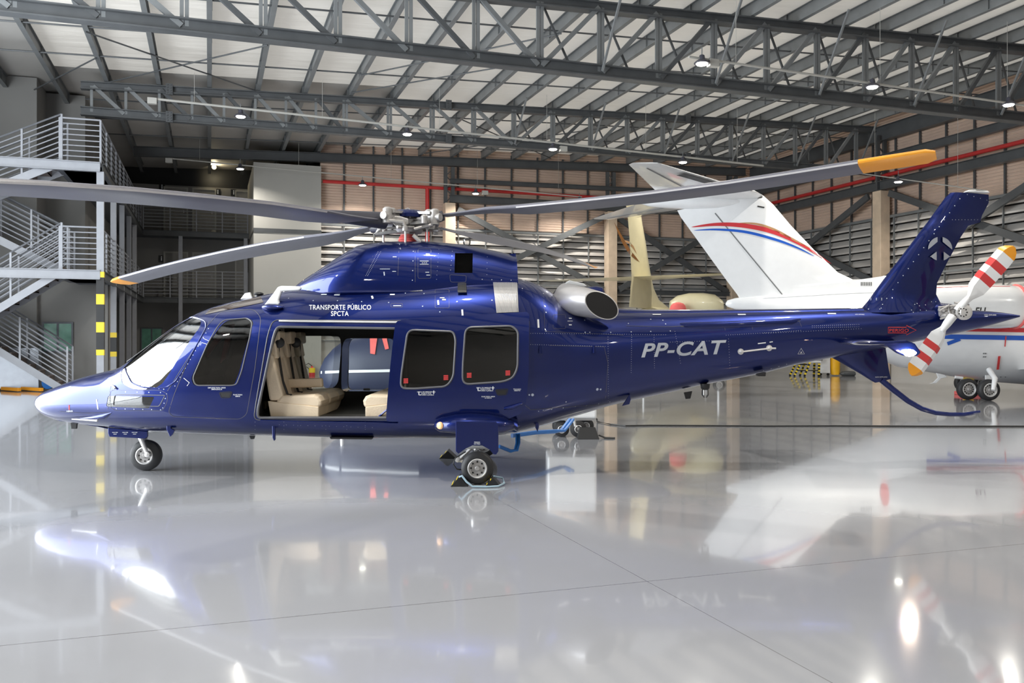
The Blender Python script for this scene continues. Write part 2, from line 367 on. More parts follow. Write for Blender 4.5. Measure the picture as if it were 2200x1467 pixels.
# concrete columns and the steel above them
colb = [(V(965, 800, VB-.45)[0], VB-.45), (V(1312, 800, VB-.45)[0], VB-.45), (V(1575, 800, VB-.45)[0], VB-.45)]
colr = [(UR-.45, U(1893, 800, UR-.45)[1]), (UR-.45, 19.7), (UR-.45, 9.9)]
names = ['leftmost beige concrete column on the back wall, behind the rotor head', 'beige concrete column on the back wall beside the cream tail fin', 'beige concrete column on the back wall hidden behind the white tail fin',
         'tall beige concrete column between the white tail fin and the blue fin', 'beige concrete column on the right wall', 'beige concrete column on the right wall near the front']
for i, (u, v) in enumerate(colb+colr):
    zt = 7.75 if i < 3 else 7.65
    mb = MB(); mb.box((u-.24, v-.24, 0), (u+.24, v+.24, zt), W); obj('concrete_column', mb, M_CONC, label=names[i], cat='column', bevel=.02)
    if i < 4:
        mb = MB(); top = roofz(u)-.35
        for du in (-.17, .17): mb.bar(W(u+du, v, zt), W(u+du, v, top), .10, .16)
        z = zt+.05; k = 0
        while z+.3 < top: mb.bar(W(u-.17+.34*(k % 2), v, z), W(u+.17-.34*(k % 2), v, z+.3), .04, .04); z += .3; k += 1
        obj('laced_post', mb, M_GSTEEL, label='laced steel post on the ' + names[i].replace('tall ', '').replace('beige ', '').replace(' on the back wall hidden', '').split(',')[0], cat='post')
# lower eave ties and bracing
zl = 7.95
beam_uv((colb[0][0], VB-.55, zl), (UR-.5, VB-.55, zl), .28, .34, 'dark steel tie beam below the red pipe on the back wall')
beam_uv((colb[0][0], VB-.6, 8.75), (UR-.5, VB-.6, 8.95), .2, .2, 'slim grey steel rail above the red pipe on the back wall')
beam_uv((UR-.55, 2, zl-.1), (UR-.55, VB-.8, zl-.1), .28, .36, 'dark steel tie beam below the red pipe on the right wall')
beam_uv((UR-.55, 2, 8.95), (UR-.55, VB-.8, 8.95), .22, .3, 'dark steel beam above the red pipe on the right wall')
beam_uv((colb[1][0], VB-.5, 3.9), (UR-.6, VB-.5, 3.9), .2, .22, 'grey girt beam low across the louvres of the back wall')
br = [(colb[0], colb[1], 'between the two left columns of the back wall'), (colb[1], colb[2], 'right of the cream tail fin on the back wall'), ((UR-.5, VB-.6), colr[0], 'behind the white tail fin on the right wall'), (colr[0], colr[1], 'right of the tall beige column')]
for (a, b, t) in br:
    for (za, zb, w2) in ((7.7, 3.8, 'falling'), (3.8, 7.7, 'rising')):
        mb = MB(); A = W(a[0], a[1], za); B = W(b[0], b[1], zb); off = Vector((0, 0, 0)) if w2 == 'falling' else W(0, -.22, 0) if abs(a[1]-b[1]) < 1 else W(-.22, 0, 0)
        A, B = A.lerp(B, .05), B.lerp(A, .05); mb.bar(A+off, B+off, .12, .26); obj('cross_brace', mb, M_GSTEEL, label='dark cross brace %s rightwards, %s' % (w2, t), cat='brace')
# red sprinkler pipes
mb = MB(); mb.tube([W(4.65, VB-.28, 8.45), W(UR-.45, VB-.28, 8.45)], .075, 10)
root = obj('sprinkler_pipe', mb, M_REDP, smooth=True, label='red sprinkler pipe running along the back wall', cat='pipe')
u9 = V(920, 400, VB-.45)[0]
mb = MB(); mb.tube([W(u9, VB-.28, 8.4), W(u9, VB-.28, .02)], .09, 10); obj('riser_pipe', mb, M_REDP, parent=root, smooth=True)
mb = MB(); mb.tube([W(UR-.3, 2, 8.3), W(UR-.3, VB-.9, 8.3)], .08, 10)
obj('sprinkler_pipe', mb, M_REDP, smooth=True, label='red sprinkler pipe climbing along the right wall', cat='pipe')
# rafters and tie rods
ORD = ['first','second','third','fourth','fifth','sixth','seventh','eighth','ninth','tenth','eleventh','twelfth','thirteenth','fourteenth','fifteenth','sixteenth','seventeenth','eighteenth','nineteenth','twentieth','twenty-first','twenty-second','twenty-third','twenty-fourth','twenty-fifth','twenty-sixth']
k = -7
while k*1.49 < UR:
    u = k*1.49; z = roofz(u)+.30; mb = MB()
    mb.ibeam(W(u, V0, z), W(u, VB+(5.6 if u < 4.5 else -.05), z), .13, .36, .015)
    v = 3.0
    while v < VB-1: mb.box((u-.06, v-.01, z-.17), (u+.07, v+.01, z+.17), W); v += 2.45
    obj('roof_rafter', mb, M_GSTEEL2, label='%s grey steel rafter from the left, running front to back under the roof' % ORD[k+7], cat='rafter', group='roof rafters'); k += 1
for i, v in enumerate((7, 10, 13, 16.5, 22, 24.6, 27, 31.8, 34.4, 36.9)):
    mb = MB(); ua = UL if v < 30 else -3.85; mb.tube([W(ua, v, roofz(ua)+.16), W(UR, v, roofz(UR)+.16)], .024, 6); obj('tie_rod', mb, M_GSTEEL, label='%s thin tie rod across the rafters, counted from the front' % ORD[i], cat='rod', group='roof tie rods')
# thin diagonal roof bracing
for i, (a, b) in enumerate((((-3, 27.0), (-5.6, 31.5)), ((-3, 24.8), (1.5, 29.5)), ((-3, 29.5), (1.5, 24.8)), ((4.4, 27), (9, 22)), ((4.4, 29), (9, 24.6)), ((9, 31.8), (15, 38)), ((9, 38), (15, 31.8)))):
    mb = MB(); mb.tube([W(a[0], a[1], roofz(a[0])+.1), W(b[0], b[1], roofz(b[0])+.1)], .022, 6); obj('brace_rod', mb, M_GSTEEL, label='%s thin diagonal roof bracing rod from the left' % ORD[i], cat='rod', group='diagonal roof bracing rods')
def truss(v, zb, u0, u1, step, name_label, hb, flip, chord_w=.24):
    t = empty('roof_truss', W((u0+u1)/2, v, zb-.2), name_label, 'truss')
    zt = lambda u: roofz(u)-.02
    obj('top_chord', MB().ibeam(W(u0, v, zt(u0)), W(u1, v, zt(u1)), chord_w, .24, .03), M_GSTEEL, t)
    obj('bottom_chord', MB().ibeam(W(u0, v, zb), W(u1, v, zb), chord_w, hb, .03), M_GSTEEL, t)
    u = u0+.3
    while u < u1-.1:
        st = step(u); mb = MB()
        for d in ((-.05, .05) if st > 1.2 else (0,)): mb.bar(W(u+d, v, zb), W(u+d, v, zt(u)), .05, .08)
        obj('vertical', mb, M_GSTEEL2, t)
        if u+st < u1:
            a, b = (zt(u), zb) if u < flip else (zb, zt(u+st))
            obj('diagonal', MB().bar(W(u+.05, v, a), W(u+st-.05, v, b), .1, .11), M_GSTEEL2 if random.random() < .5 else M_GSTEEL, t)
            if u > flip and st > 1.2: obj('diagonal', MB().bar(W(u+.1, v+.1, zt(u)), W(u+st*.55, v+.1, zb), .045, .045), M_GSTEEL, t)
        if u >= flip-1: # knee strut up to the rafters
            if int(u/1.5) % 2 == 0: obj('knee_strut', MB().bar(W(u, v-.1, zb), W(u+.05, v-1.2, roofz(u)+.1), .05, .05), M_GSTEEL2, t)
        u += st
    return t
vB = 29.5
truss(vB, 8.5, -3.7, UR-.4, lambda u: .96 if u < 3.6 else 1.49, 'long steel lattice roof truss in the middle, above the rotor and white tail', .26, 9.5)
truss(19.7, 8.12, -12, UR-.4, lambda u: 1.6, 'nearest large steel lattice roof truss across the top of the picture', .30, 6.5, .28)
truss(9.9, 8.12, -12, UR-.4, lambda u: 1.6, 'front roof truss above the helicopter, over the top edge of the picture', .30, 6.5, .28)
# splice plates with bolts on the middle truss
for pxs in (364, 962, 1475):
    u = V(pxs, 220, vB)[0]
    for z in (8.5, roofz(u)-.02):
        mb = MB(); mb.box((u-.10, vB-.16, z-.17), (u+.10, vB-.12, z+.17), W)
        for du in (-.05, .05):
            for dz in (-.12, -.04, .04, .12): mb.lathe(W(u+du, vB-.17, z+dz), W(0, -1, 0), [(0, .018), (.02, .016)], 6)
        obj('splice_plate', mb, M_GSTEEL, label='bolted splice plate on the %s chord of the middle roof truss, %s joint from left' % ('bottom' if z == 8.5 else 'top', ORD[[364,962,1475].index(pxs)]), cat='plate', group='truss splice plates')
# girder running front to back, seen where the near truss ends
# ---------------------------------------------------------------- high bay lamps on conduits
def lamp_at(q, label, power=260):
    c = W(*q); t = empty('high_bay_lamp', c, label, 'lamp')
    obj('housing', MB().lathe(c, (0,0,1), [(.02, .18), (.04, .19), (.08, .15), (.12, .08), (.22, .06), (.24, .03)], 20), M_LAMPH, t, smooth=True)
    obj('lens', MB().lathe(c, (0,0,1), [(-.005, .12), (.03, .15)], 20), M_LAMP, t)
    obj('hanger', MB().tube([c+Vector((0,0,.24)), c+Vector((0,0,.42))], .012, 6), M_GSTEEL2, t)
    l = bpy.data.lights.new('lamp_light', 'AREA'); l.shape = 'DISK'; l.size = .24; l.energy = power; l.color = (1, .95, .86); l.spread = R(150)
    lo = bpy.data.objects.new('lamp_light', l); COL.objects.link(lo); lo.parent = t; lo.location = (0, 0, -.03)
    return t
rowB = 28.0; rowC = 37.2; rowA = 18.3
r1 = [(517, 252, 'above the stairs, left of the rotor head'), (875, 290, 'hanging above the rotor head'), (1188, 322, 'above the cream tail fin'), (1467, 350, 'just above the white tailplane')]
r2 = [(516, 364, 'beside the lift shaft'), (779, 399, 'right of the lift shaft on the back wall'), (1022, 417, 'beside the leftmost concrete column'), (1245, 434, 'left of the cream tail fin')]
r3 = [(1508, 139, 'above the white jet'), (1874, 189, 'above the blue tail fin'), (2167, 227, 'at the right edge of the picture')]
for rr, vv, row in ((r1, rowB, 'in the middle row'), (r2, rowC, 'in the far row')): 
    for px, py, t in rr: lamp_at(V(px, py, vv), 'lit round high bay lamp %s' % t, 220)
for px, py, t in r3: lamp_at(V(px, py, rowA), 'lit round high bay lamp %s' % t, 260)
lamp_at(U(1930, 392, 24.0), 'lit round high bay lamp right of the tall concrete column', 200)
for (u, v) in ((-6, 7), (1, 7), (8, 7), (15, 7), (22, 7), (-6, -4), (1, -4), (8, -4), (15, -4), (22, -4)):
    lamp_at((u, v, 7.9), 'high bay lamp in front of the picture, %s column, %s row' % (ORD[int((u+6)/7)], 'far' if v > 0 else 'near'), 330)['group'] = 'lamps over the front of the hangar'
def conduit(a, b, r, label, m=M_WALLL):
    mb = MB(); A = W(*a); B = W(*b); mb.tube([A, B], r, 8); c = obj('cable_conduit', mb, m, label=label, cat='conduit')
    n = max(2, int((B-A).length/4)); 
    for i in range(n+1):
        p = A.lerp(B, (i+.3)/(n+.6)); u = p.x*CT+p.y*ST
        obj('hanger_wire', MB().tube([p, Vector((p.x, p.y, roofz(u)+.15))], .006, 5), m, c)
    return c
a = V(330, 212, rowB); b = V(1640, 356, rowB)
conduit(a, b, .035, 'long pale cable conduit hung from the roof in the middle row')
conduit(V(362, 340, rowC), V(1250, 423, rowC), .025, 'pale cable conduit hung in front of the back wall')
conduit(V(1480, 122, rowA), V(2240, 232, rowA), .03, 'pale cable conduit at upper right above the jet')
conduit(U(1700, 352, 24.0), U(2120, 410, 24.0), .02, 'pale cable conduit right of the tall concrete column')
for q, t in ((V(327, 217, rowB), 'at the left end of the middle conduit'), (V(363, 345, rowC), 'on the far conduit above the gallery'), (V(1532, 136, rowA), 'beside the lamp above the white jet'), (V(1210, 320, rowB), 'beside the lamp above the cream tail fin'), (V(1042, 414, rowC), 'beside the lamp near the leftmost concrete column')):
    c = W(*q); mb = MB(); mb.box((-.13, -.08, -.09), (.13, .08, .09), lambda x, y, z: c+W(x, y, z)); obj('junction_box', mb, M_WALLL, bevel=.01, label='small white junction box %s' % t, cat='box')
# ---------------------------------------------------------------- lift shaft, gallery and left block
uT0, uT1 = 1.76, 4.56
mb = MB(); mb.box((uT0, 38.5, 0), (uT1, VG, 6.15), W); mb.box((uT0, 38.5, 6.3), (uT1, VG, 9.1), W)
mb.use(M_GSTEEL)
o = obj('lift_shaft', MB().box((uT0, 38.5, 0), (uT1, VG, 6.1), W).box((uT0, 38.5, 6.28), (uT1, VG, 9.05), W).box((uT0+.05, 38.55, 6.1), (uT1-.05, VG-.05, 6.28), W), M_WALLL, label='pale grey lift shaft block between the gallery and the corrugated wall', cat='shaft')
obj('shadow_joint', MB().box((uT0-.01, 38.47, 6.1), (uT1+.01, 38.52, 6.28), W), M_GSTEEL, o)
UW = -2.95; VS = 27.6
ZP = (3.53, 6.6)
# gallery wall
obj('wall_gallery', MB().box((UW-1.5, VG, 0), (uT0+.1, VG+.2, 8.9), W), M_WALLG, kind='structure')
obj('wall_gallery_void', MB().box((UL-.5, VG+.9, 0), (4.8, VG+1.0, 11.2), W).box((4.7, VB+.2, 0), (4.8, VG+1.0, 11.2), W), M_BLACK, kind='structure')  # added black wall, its colour stands in for the unlit void above the gallery
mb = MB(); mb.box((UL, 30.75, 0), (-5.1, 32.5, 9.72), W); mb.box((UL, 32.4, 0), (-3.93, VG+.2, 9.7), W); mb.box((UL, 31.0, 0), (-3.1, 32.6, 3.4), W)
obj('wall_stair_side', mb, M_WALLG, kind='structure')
dn = [0]
def door(u, z, w_=.95, h_=2.15):
    dn[0] += 1; mb = MB(); mb.box((u-w_/2, VG-.06, z), (u+w_/2, VG-.02, z+h_), W); d = obj('door_%d' % dn[0], mb, M_DOOR, kind='structure')
    mb = MB(); mb.box((u-w_/2-.07, VG-.09, z), (u-w_/2, VG-.01, z+h_+.07), W); mb.box((u+w_/2, VG-.09, z), (u+w_/2+.07, VG-.01, z+h_+.07), W); mb.box((u-w_/2, VG-.09, z+h_), (u+w_/2, VG-.01, z+h_+.07), W)
    obj('door_frame', mb, M_WALLL, d); obj('door_handle', MB().tube([W(u+.35, VG-.1, z+1.0), W(u+.35, VG-.1, z+1.12)], .015, 6), M_METAL, d)
for z, hh in zip(ZP, (2.1, 2.1)):
    for px in (378, 439, 530): door(V(px, 500, VG)[0], z)
for px, py in ((348, 402), (468, 413), (502, 414), (347, 556)):
    u, v, z = V(px, py, VG-.03); mb = MB(); mb.use(M_BLACK).box((u-.13, VG-.05, z-.16), (u+.13, VG-.03, z+.16), W); mb.use(M_DECAL); mb.box((u-.025, VG-.06, z-.09), (u+.025, VG-.05, z+.05), W); mb.lathe(W(u, VG-.05, z+.09), W(0, -1, 0), [(0, .03), (.01, .03)], 10)
    t = {348: 'left of the first gallery door on the upper floor', 468: 'between the second and third upper gallery doors', 502: 'next to the third upper gallery door', 347: 'beside the first gallery door on the middle floor'}[px]
    obj('restroom_sign', mb, label='small dark restroom sign %s' % t, cat='sign')
for px, py, t in ((460, 359, 'upper'), (459, 499, 'middle')):
    c = W(*V(px, py, VG-.1)); obj('wall_light', MB().lathe(c, W(0, -1, 0), [(0, .12), (.05, .11), (.09, .06), (.1, .01)], 16), M_WALLL, smooth=True, label='round white bulkhead light on the %s gallery wall' % t, cat='light')
l = bpy.data.lights.new('gallery_fill', 'POINT'); l.energy = 45; l.color = (1, .85, .55); l.shadow_soft_size = .1; lo = bpy.data.objects.new('gallery_fill', l); COL.objects.link(lo); lo.location = W(*V(460, 362, VG-.35))  # added warm fill for the gallery doors; the bulkhead fitting itself is unlit
# ground floor green windows
def greenwin(n, u0, u1, v, z0, z1):
    f = obj('window_%d' % n, MB().box((u0, v-.05, z0), (u1, v-.02, z1), W), M_GREENG, kind='structure')
    obj('window_frame', MB().box((u0-.05, v-.07, z0-.05), (u0, v-.01, z1+.05), W).box((u1, v-.07, z0-.05), (u1+.05, v-.01, z1+.05), W).box((u0, v-.07, z1), (u1, v-.01, z1+.05), W).box((u0, v-.07, z0-.05), (u1, v-.01, z0), W).box(((u0+u1)/2-.03, v-.07, z0), ((u0+u1)/2+.03, v-.01, z1), W), M_STAIRD, f)
q = V(95, 695, 31.0); q2 = V(154, 730, 31.0); greenwin(1, q[0], q2[0], 31.0, q2[2]-.35, q[2])
q = V(305, 706, VG); q2 = V(347, 757, VG); greenwin(2, q[0], q2[0], VG, q2[2]-.3, q[2])
# walkway slabs
for z, t in zip(ZP, ('lower', 'upper')):
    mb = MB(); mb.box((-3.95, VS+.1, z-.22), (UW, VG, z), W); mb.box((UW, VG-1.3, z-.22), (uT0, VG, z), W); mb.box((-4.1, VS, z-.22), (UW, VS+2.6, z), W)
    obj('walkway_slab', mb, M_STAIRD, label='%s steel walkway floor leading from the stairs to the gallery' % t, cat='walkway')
    mb = MB(); mb.ibeam(W(-9.0, VS-.1, z-.14), W(UW, VS-.1, z-.14), .16, .27); obj('edge_beam', mb, M_STAIR, label='long grey edge beam of the %s stair landing' % t, cat='beam')
    mb = MB(); mb.ibeam(W(UW+.05, VS, z-.14), W(UW+.05, VG-1.3, z-.14), .12, .25); mb.ibeam(W(UW, VG-1.35, z-.14), W(uT0, VG-1.35, z-.14), .12, .25); obj('edge_beam', mb, M_GSTEEL, label='dark edge beam along the %s walkway and gallery' % t, cat='beam')
def railing(pts, label, m=M_STAIR, hgt=1.22, nb=8, sp=1.35, r=.017, par=None):
    pts = [Vector(p) for p in pts]
    t = empty('guard_railing', pts[0], label, 'railing') if par is None else obj('handrail', MB().tube([p+Vector((0,0,hgt)) for p in pts], r*1.5, 6), m, par)
    for i in range(nb):
        dz = hgt*(i+1)/nb; obj('rail', MB().tube([p+Vector((0,0,dz)) for p in pts], r*1.5 if i == nb-1 else r, 6), m, t)
    for a, b in zip(pts, pts[1:]):
        n = max(1, round((b-a).length/sp))
        for k in range(n+1):
            p = a.lerp(b, k/n); obj('baluster', MB().bar(p-Vector((0,0,.12)), p+Vector((0,0,hgt)), .05, .05), m, t)
    return t
for z, t in zip(ZP, ('lower', 'upper')):
    railing([W(-4.0, VS, z), W(UW, VS, z)], 'grey guard railing across the %s stair landing, facing the camera' % t, sp=2)
    railing([W(UW, VS+.1, z), W(UW, VG-1.3, z)], 'grey guard railing running back along the %s walkway' % t, M_STAIR, sp=1.4)
    railing([W(UW+.1, VG-1.3, z), W(uT0-.05, VG-1.3, z)], 'grey guard railing along the %s gallery in front of the doors' % t, M_STAIR, sp=1.25)
# flights
def flight(u0, z0, u1, z1, v0, v1, label, rail_label, both=True):
    t = empty('stair_flight', W(u0, v0, z0), label, 'stairs')
    for v in (v0, v1):
        d = .17; obj('stringer', MB().prism([W(u0, v-.03, z0-d), W(u1, v-.03, z1-d), W(u1, v-.03, z1+.08), W(u0, v-.03, z0+.08)], W(0, .06, 0)), M_STAIR, t)
    n = round((z1-z0)/.18)
    for i in range(n):
        a = (i+.5)/n; u = u0+(u1-u0)*a; z = z0+(z1-z0)*a+.02; s = 1 if u1 > u0 else -1
        obj('tread', MB().box((u-.15, v0+.03, z-.03), (u+.15, v1-.03, z), W), M_TREAD, t)
        obj('riser', MB().box((u+.14*s-.01, v0+.03, z-.03), (u+.14*s+.01, v1-.03, z+.15), W), M_TREAD, t)
    for v in ((v0, v1) if both else (v0,)):
        railing([W(u0, v, z0+.1), W(u1, v, z1+.1)], '', sp=1.25, par=t)
    return t
uA, uB = -3.95, -6.95
flight(uA-.05, 0.02, -6.5, 1.75, VS+1.4, VS+2.5, 'lowest grey stair flight rising to the left from the floor', 'grey handrail on the %s side of the lowest stair flight')
flight(-6.5, 1.75, uA, ZP[0], VS, VS+1.1, 'second stair flight rising right to the lower landing', 'grey handrail on the %s side of the second stair flight')
flight(uA, ZP[0], uB, 5.1, VS+1.4, VS+2.5, 'third stair flight rising left from the lower landing', 'grey handrail on the %s side of the third stair flight')
flight(uB, 5.1, uA, ZP[1], VS, VS+1.1, 'top stair flight rising right to the upper landing', 'grey handrail on the %s side of the top stair flight')
for z, u, t in ((1.75, -6.5, 'lower'), (5.1, uB, 'upper')):
    obj('half_landing', MB().box((u-1.2, VS, z-.18), (u, VS+2.5, z), W), M_STAIR, label='%s half landing at the turn of the stairs, left edge' % t, cat='landing')
    for v in (VS+.1, VS+2.4): obj('stair_post', MB().bar(W(u-1.1, v, 0), W(u-1.1, v, z-.18), .12, .12), M_STAIR, label='%s grey post under the %s half landing' % ('near' if v < VS+1 else 'far', t), cat='post')
def post(u, v, z, w_, label, bands=None):
    t = empty('support_post', W(u, v, 0), label, 'post'); obj('shaft', MB().bar(W(u, v, 0), W(u, v, z), w_, w_), M_STAIR, t)
    for (z0, z1, m, nm) in (bands or []):
        obj(nm, MB().box((u-w_/2-.008, v-w_/2-.008, z0), (u+w_/2+.008, v+w_/2+.008, z1), W), m, t, label='yellow band' if m is M_YELLOW else 'black band')
k = 25.1/1885
zz = lambda y: H+(CY-y)*k
post(UW, VS, ZP[1]-.26, .19, 'grey stair post with black and yellow bands, left of the nose', [(zz(596), zz(584), M_YELLOW, 'tape_band'), (zz(632), zz(596), M_BLACK, 'tape_band'), (zz(654), zz(632), M_YELLOW, 'tape_band'), (zz(692), zz(654), M_BLACK, 'tape_band'), (zz(714), zz(692), M_YELLOW, 'tape_band'), (zz(751), zz(714), M_BLACK, 'tape_band'), (zz(763), zz(751), M_YELLOW, 'tape_band')])
post(U(244, 700, UW)[0], U(244, 700, UW)[1], ZP[1]-.26, .17, 'second grey walkway post with orange and black bands', [(1.0, 1.16, M_YELLOW, 'tape_band'), (1.16, 1.62, M_BLACK, 'tape_band'), (1.62, 1.78, M_YELLOW, 'tape_band')])
for px, t in ((262, 'third'), (277, 'fourth'), (289, 'fifth')): post(UW, U(px, 700, UW)[1], ZP[1]-.26, .16, '%s grey post under the walkway, counted from the stairs' % t)
post(V(388, 700, VG-1.4)[0], VG-1.4, ZP[1]-.26, .17, 'grey post standing in front of the gallery doors')
post(uT0-.15, VG-1.4, ZP[1]-.26, .17, 'grey gallery post touching the lift shaft')
# small things by the stairs
mb = MB(); mb.box((-6.2, 30.2, .05), (-4.95, 30.65, 1.3), W); c = obj('steel_cabinet', mb, M_CABINET, bevel=.015, label='grey steel cabinet under the lowest stair flight', cat='cabinet')
a = P(0, 800, 27.0)
t = empty('hose_reel', P(107, 836, 26.9), 'blue hose reel standing on the floor under the stairs', 'hose reel'); cc = P(107, 822, 26.9)
obj('drum', MB().lathe(cc-Vector((0,.12,0)), (0,1,0), [(0,.19),(.02,.19),(.03,.12),(.2,.12),(.21,.19),(.23,.19)], 24), M_HOSE, t, smooth=True)
obj('hub_cap', MB().lathe(cc-Vector((0,.14,0)), (0,1,0), [(0,.05),(.03,.05)], 16), M_WHITE, t)
for i, (x0, x1) in enumerate(((5, 42), (48, 90))):
    A = P(x0, 835+i*2, 26.6); B = P(x1, 838+i*3, 25.9); A.z = B.z = .07
    obj('yellow_tow_bar', MB().bar(A, B, .1, .1), M_ORANGE, label='%s orange bar lying on the floor below the stairs' % ('left' if i == 0 else 'right'), cat='bar', bevel=.01)
c = P(672, 800, 37.6); t = empty('fire_extinguisher', Vector((c.x, c.y, c.z-.45)), 'red fire extinguisher on the lift shaft wall, seen through the cabin', 'extinguisher')
obj('cylinder', MB().lathe((c.x, c.y-.15, c.z-.42), (0,0,1), [(0,.11),(.03,.13),(.55,.13),(.62,.06),(.7,.04)], 16), M_RED, t, smooth=True)
obj('label_plate', MB().lathe((c.x, c.y-.15, c.z), (0,0,1), [(0,.133),(.2,.133)], 16), M_YELLOW, t); obj('nozzle_hose', MB().tube([(c.x, c.y-.15, c.z+.28), (c.x-.15, c.y-.15, c.z+.4), (c.x-.3, c.y-.15, c.z+.3), (c.x-.1, c.y-.2, c.z+.15)], .02, 6), M_CABLE, t)
# ================================================================ the blue helicopter
YH = 10.25
HC = empty('helicopter', (P(1000, 0, YH).x, YH, 0), 'dark blue helicopter with open sliding cabin door, parked across the pale hangar floor', 'helicopter')
TOP = [(80,861.5),(83,855),(88,849),(100,840.5),(130,828.5),(160,817),(200,805),(240,795),(268,787),(300,766),(340,735),(380,704),(418,680),(440,669),(470,657.5),(513,646),(560,637),(600,628),(640,621),(700,615),(900,607),(1060,598),(1110,599),(1140,606),(1175,622),(1215,650),(1260,664),(1335,667),(1390,668),(1500,668.5),(1700,667),(1850,665),(2000,664),(2100,667),(2150,671),(2190,677)]
BOT = [(80,863.5),(83,872),(88,881),(104,894),(130,904),(165,911),(235,919),(360,930),(500,935),(650,939),(800,943),(960,943),(1060,940),(1110,931),(1160,919),(1200,907),(1263,888),(1320,871),(1445,843),(1508,828),(1636,803),(1704,785),(1786,769),(1900,748),(2000,727),(2100,706),(2190,681)]
HW = [(80,.01),(83,.08),(88,.14),(104,.23),(130,.32),(165,.41),(200,.48),(240,.54),(268,.58),(300,.63),(340,.68),(380,.72),(440,.77),(513,.80),(600,.82),(1080,.82),(1160,.78),(1200,.72),(1263,.63),(1320,.54),(1445,.41),(1508,.36),(1636,.29),(1786,.22),(1900,.19),(2000,.16),(2100,.10),(2190,.015)]
FR = [(80,.5),(268,.45),(400,.40),(600,.37),(1100,.38),(1260,.45),(1500,.5),(2190,.5)]
NU = [(80,2.0),(250,2.1),(400,2.2),(600,2.5),(820,2.6),(1000,3.1),(1100,3.2),(1200,2.6),(1300,2.4),(1500,2.3),(2190,2.1)]
NL = [(80,2.0),(250,2.3),(400,3.0),(600,3.4),(1000,3.4),(1200,2.6),(1400,2.2),(2190,2.1)]
XS = [80,81.5,83,86,90,96,104,115,130,147,165,182,200,220,240,254,268,284,300,320,340,360,380,400,418,440,470,513,560,600,640,700,760,820,880,940,1000,1060,1110,1140,1160,1175,1200,1230,1263,1300,1335,1390,1445,1508,1570,1636,1704,1786,1850,1900,1950,2000,2050,2100,2130,2150,2170,2190]
def station(px, d=0.0, zb_min=None, dz=None):
    X = P(px, 0, YH).x
    zt = P(px, smooth_tab(TOP, px), YH).z + d; zb = P(px, smooth_tab(BOT, px), YH-.42*smooth_tab(HW, px)).z - d
    if zb_min is not None: zb = max(zb, zb_min)
    return (X, zt, zb, max(.004, smooth_tab(HW, px)+d), smooth_tab(FR, px), smooth_tab(NU, px), smooth_tab(NL, px), YH)
def body_loft(d=0.0, xs=XS, n=64, zb_min=None):
    mb = MB(); st = [station(x, d, zb_min) for x in xs]
    if d and xs is XS: st[0] = (st[0][0]-d,)+st[0][1:]; st[-1] = (st[-1][0]+d,)+st[-1][1:]
    mb.rings(superloft(st, n)); return mb
full = tmp(body_loft(0), M_BLUE)
BVHF = BVHTree.FromPolygons([v.co.copy() for v in full.data.vertices], [tuple(p.vertices) for p in full.data.polygons])
# openings: prisms pushed through the near side only
def poly3(pl, Y): return [P(x, y, Y) for x, y in pl]
def pr(pl, Y, y0, y1, m=M_BLACK):
    q = [(v.x, v.z) for v in poly3(pl, Y)]; return tmp(MB().prism([(x, y0, z) for x, z in q], (0, y1-y0, 0)), m)
WS = rounded([(268,794),(282,822),(306,832),(333,834),(358,832),(376,820),(392,797),(443,704),(442,690),(425,683),(412,680),(366,705),(320,740),(285,770)], 6)
DW = rounded([(414,812),(445,740),(469,699),(482,687),(532,683),(542,692),(537,722),(519,798),(508,826),(496,828),(420,828)], 9)
CH = rounded([(247,848),(355,849),(342,873),(243,871)], 4)
OPEN_O = rounded([(586,687),(875,689),(875,902),(545,902),(549,872),(575,720)], 14)
OPEN_I = rounded([(595,702),(875,706),(875,897),(554,897),(554,880),(588,722)], 10)
cav_x = [300,320,345,380,418,440,470,513,560,600,700,800,900,1000,1060,1100]
cav = MB(); cav.rings(superloft([(lambda s: (s[0], s[1]-.09, max(s[2]+.10, .66 if x > 430 else .8), s[3]-.06, s[4], s[5], s[6], s[7]))(station(x)) for x in cav_x], 48))
cav = tmp(cav, M_INT)
zcl = tmp(MB().box((-10, 8, .66), (10, 12.5, 2.02)), M_INT); boolean(cav, zcl, 'INTERSECT', False)
body = tmp(body_loft(0), M_BLUE); boolean(body, cav, 'DIFFERENCE', False)
far = 2*YH
for pl, Y, mirror in ((WS, 9.86, True), (DW, 9.52, True), (CH, 9.82, False)):
    c = pr(pl, Y, 9.0, YH-.045); boolean(body, c, 'DIFFERENCE', False)
    if mirror:
        c = pr(pl, Y, YH+.045, 11.6)
        boolean(body, c, 'DIFFERENCE', False)
c = pr(OPEN_I, 9.45, 9.0, 9.95, M_BLACK); boolean(body, c, 'DIFFERENCE', False)
FW1 = rounded([(640,722),(733,722),(735,742),(728,822),(716,835),(632,835)], 12); FW2 = rounded([(757,727),(856,727),(862,836),(750,836),(748,820),(750,742)], 12)
for pl in (FW1, FW2):
    c = pr(pl, 11.05, 10.6, 11.6, M_BLACK); boolean(body, c, 'DIFFERENCE', False)
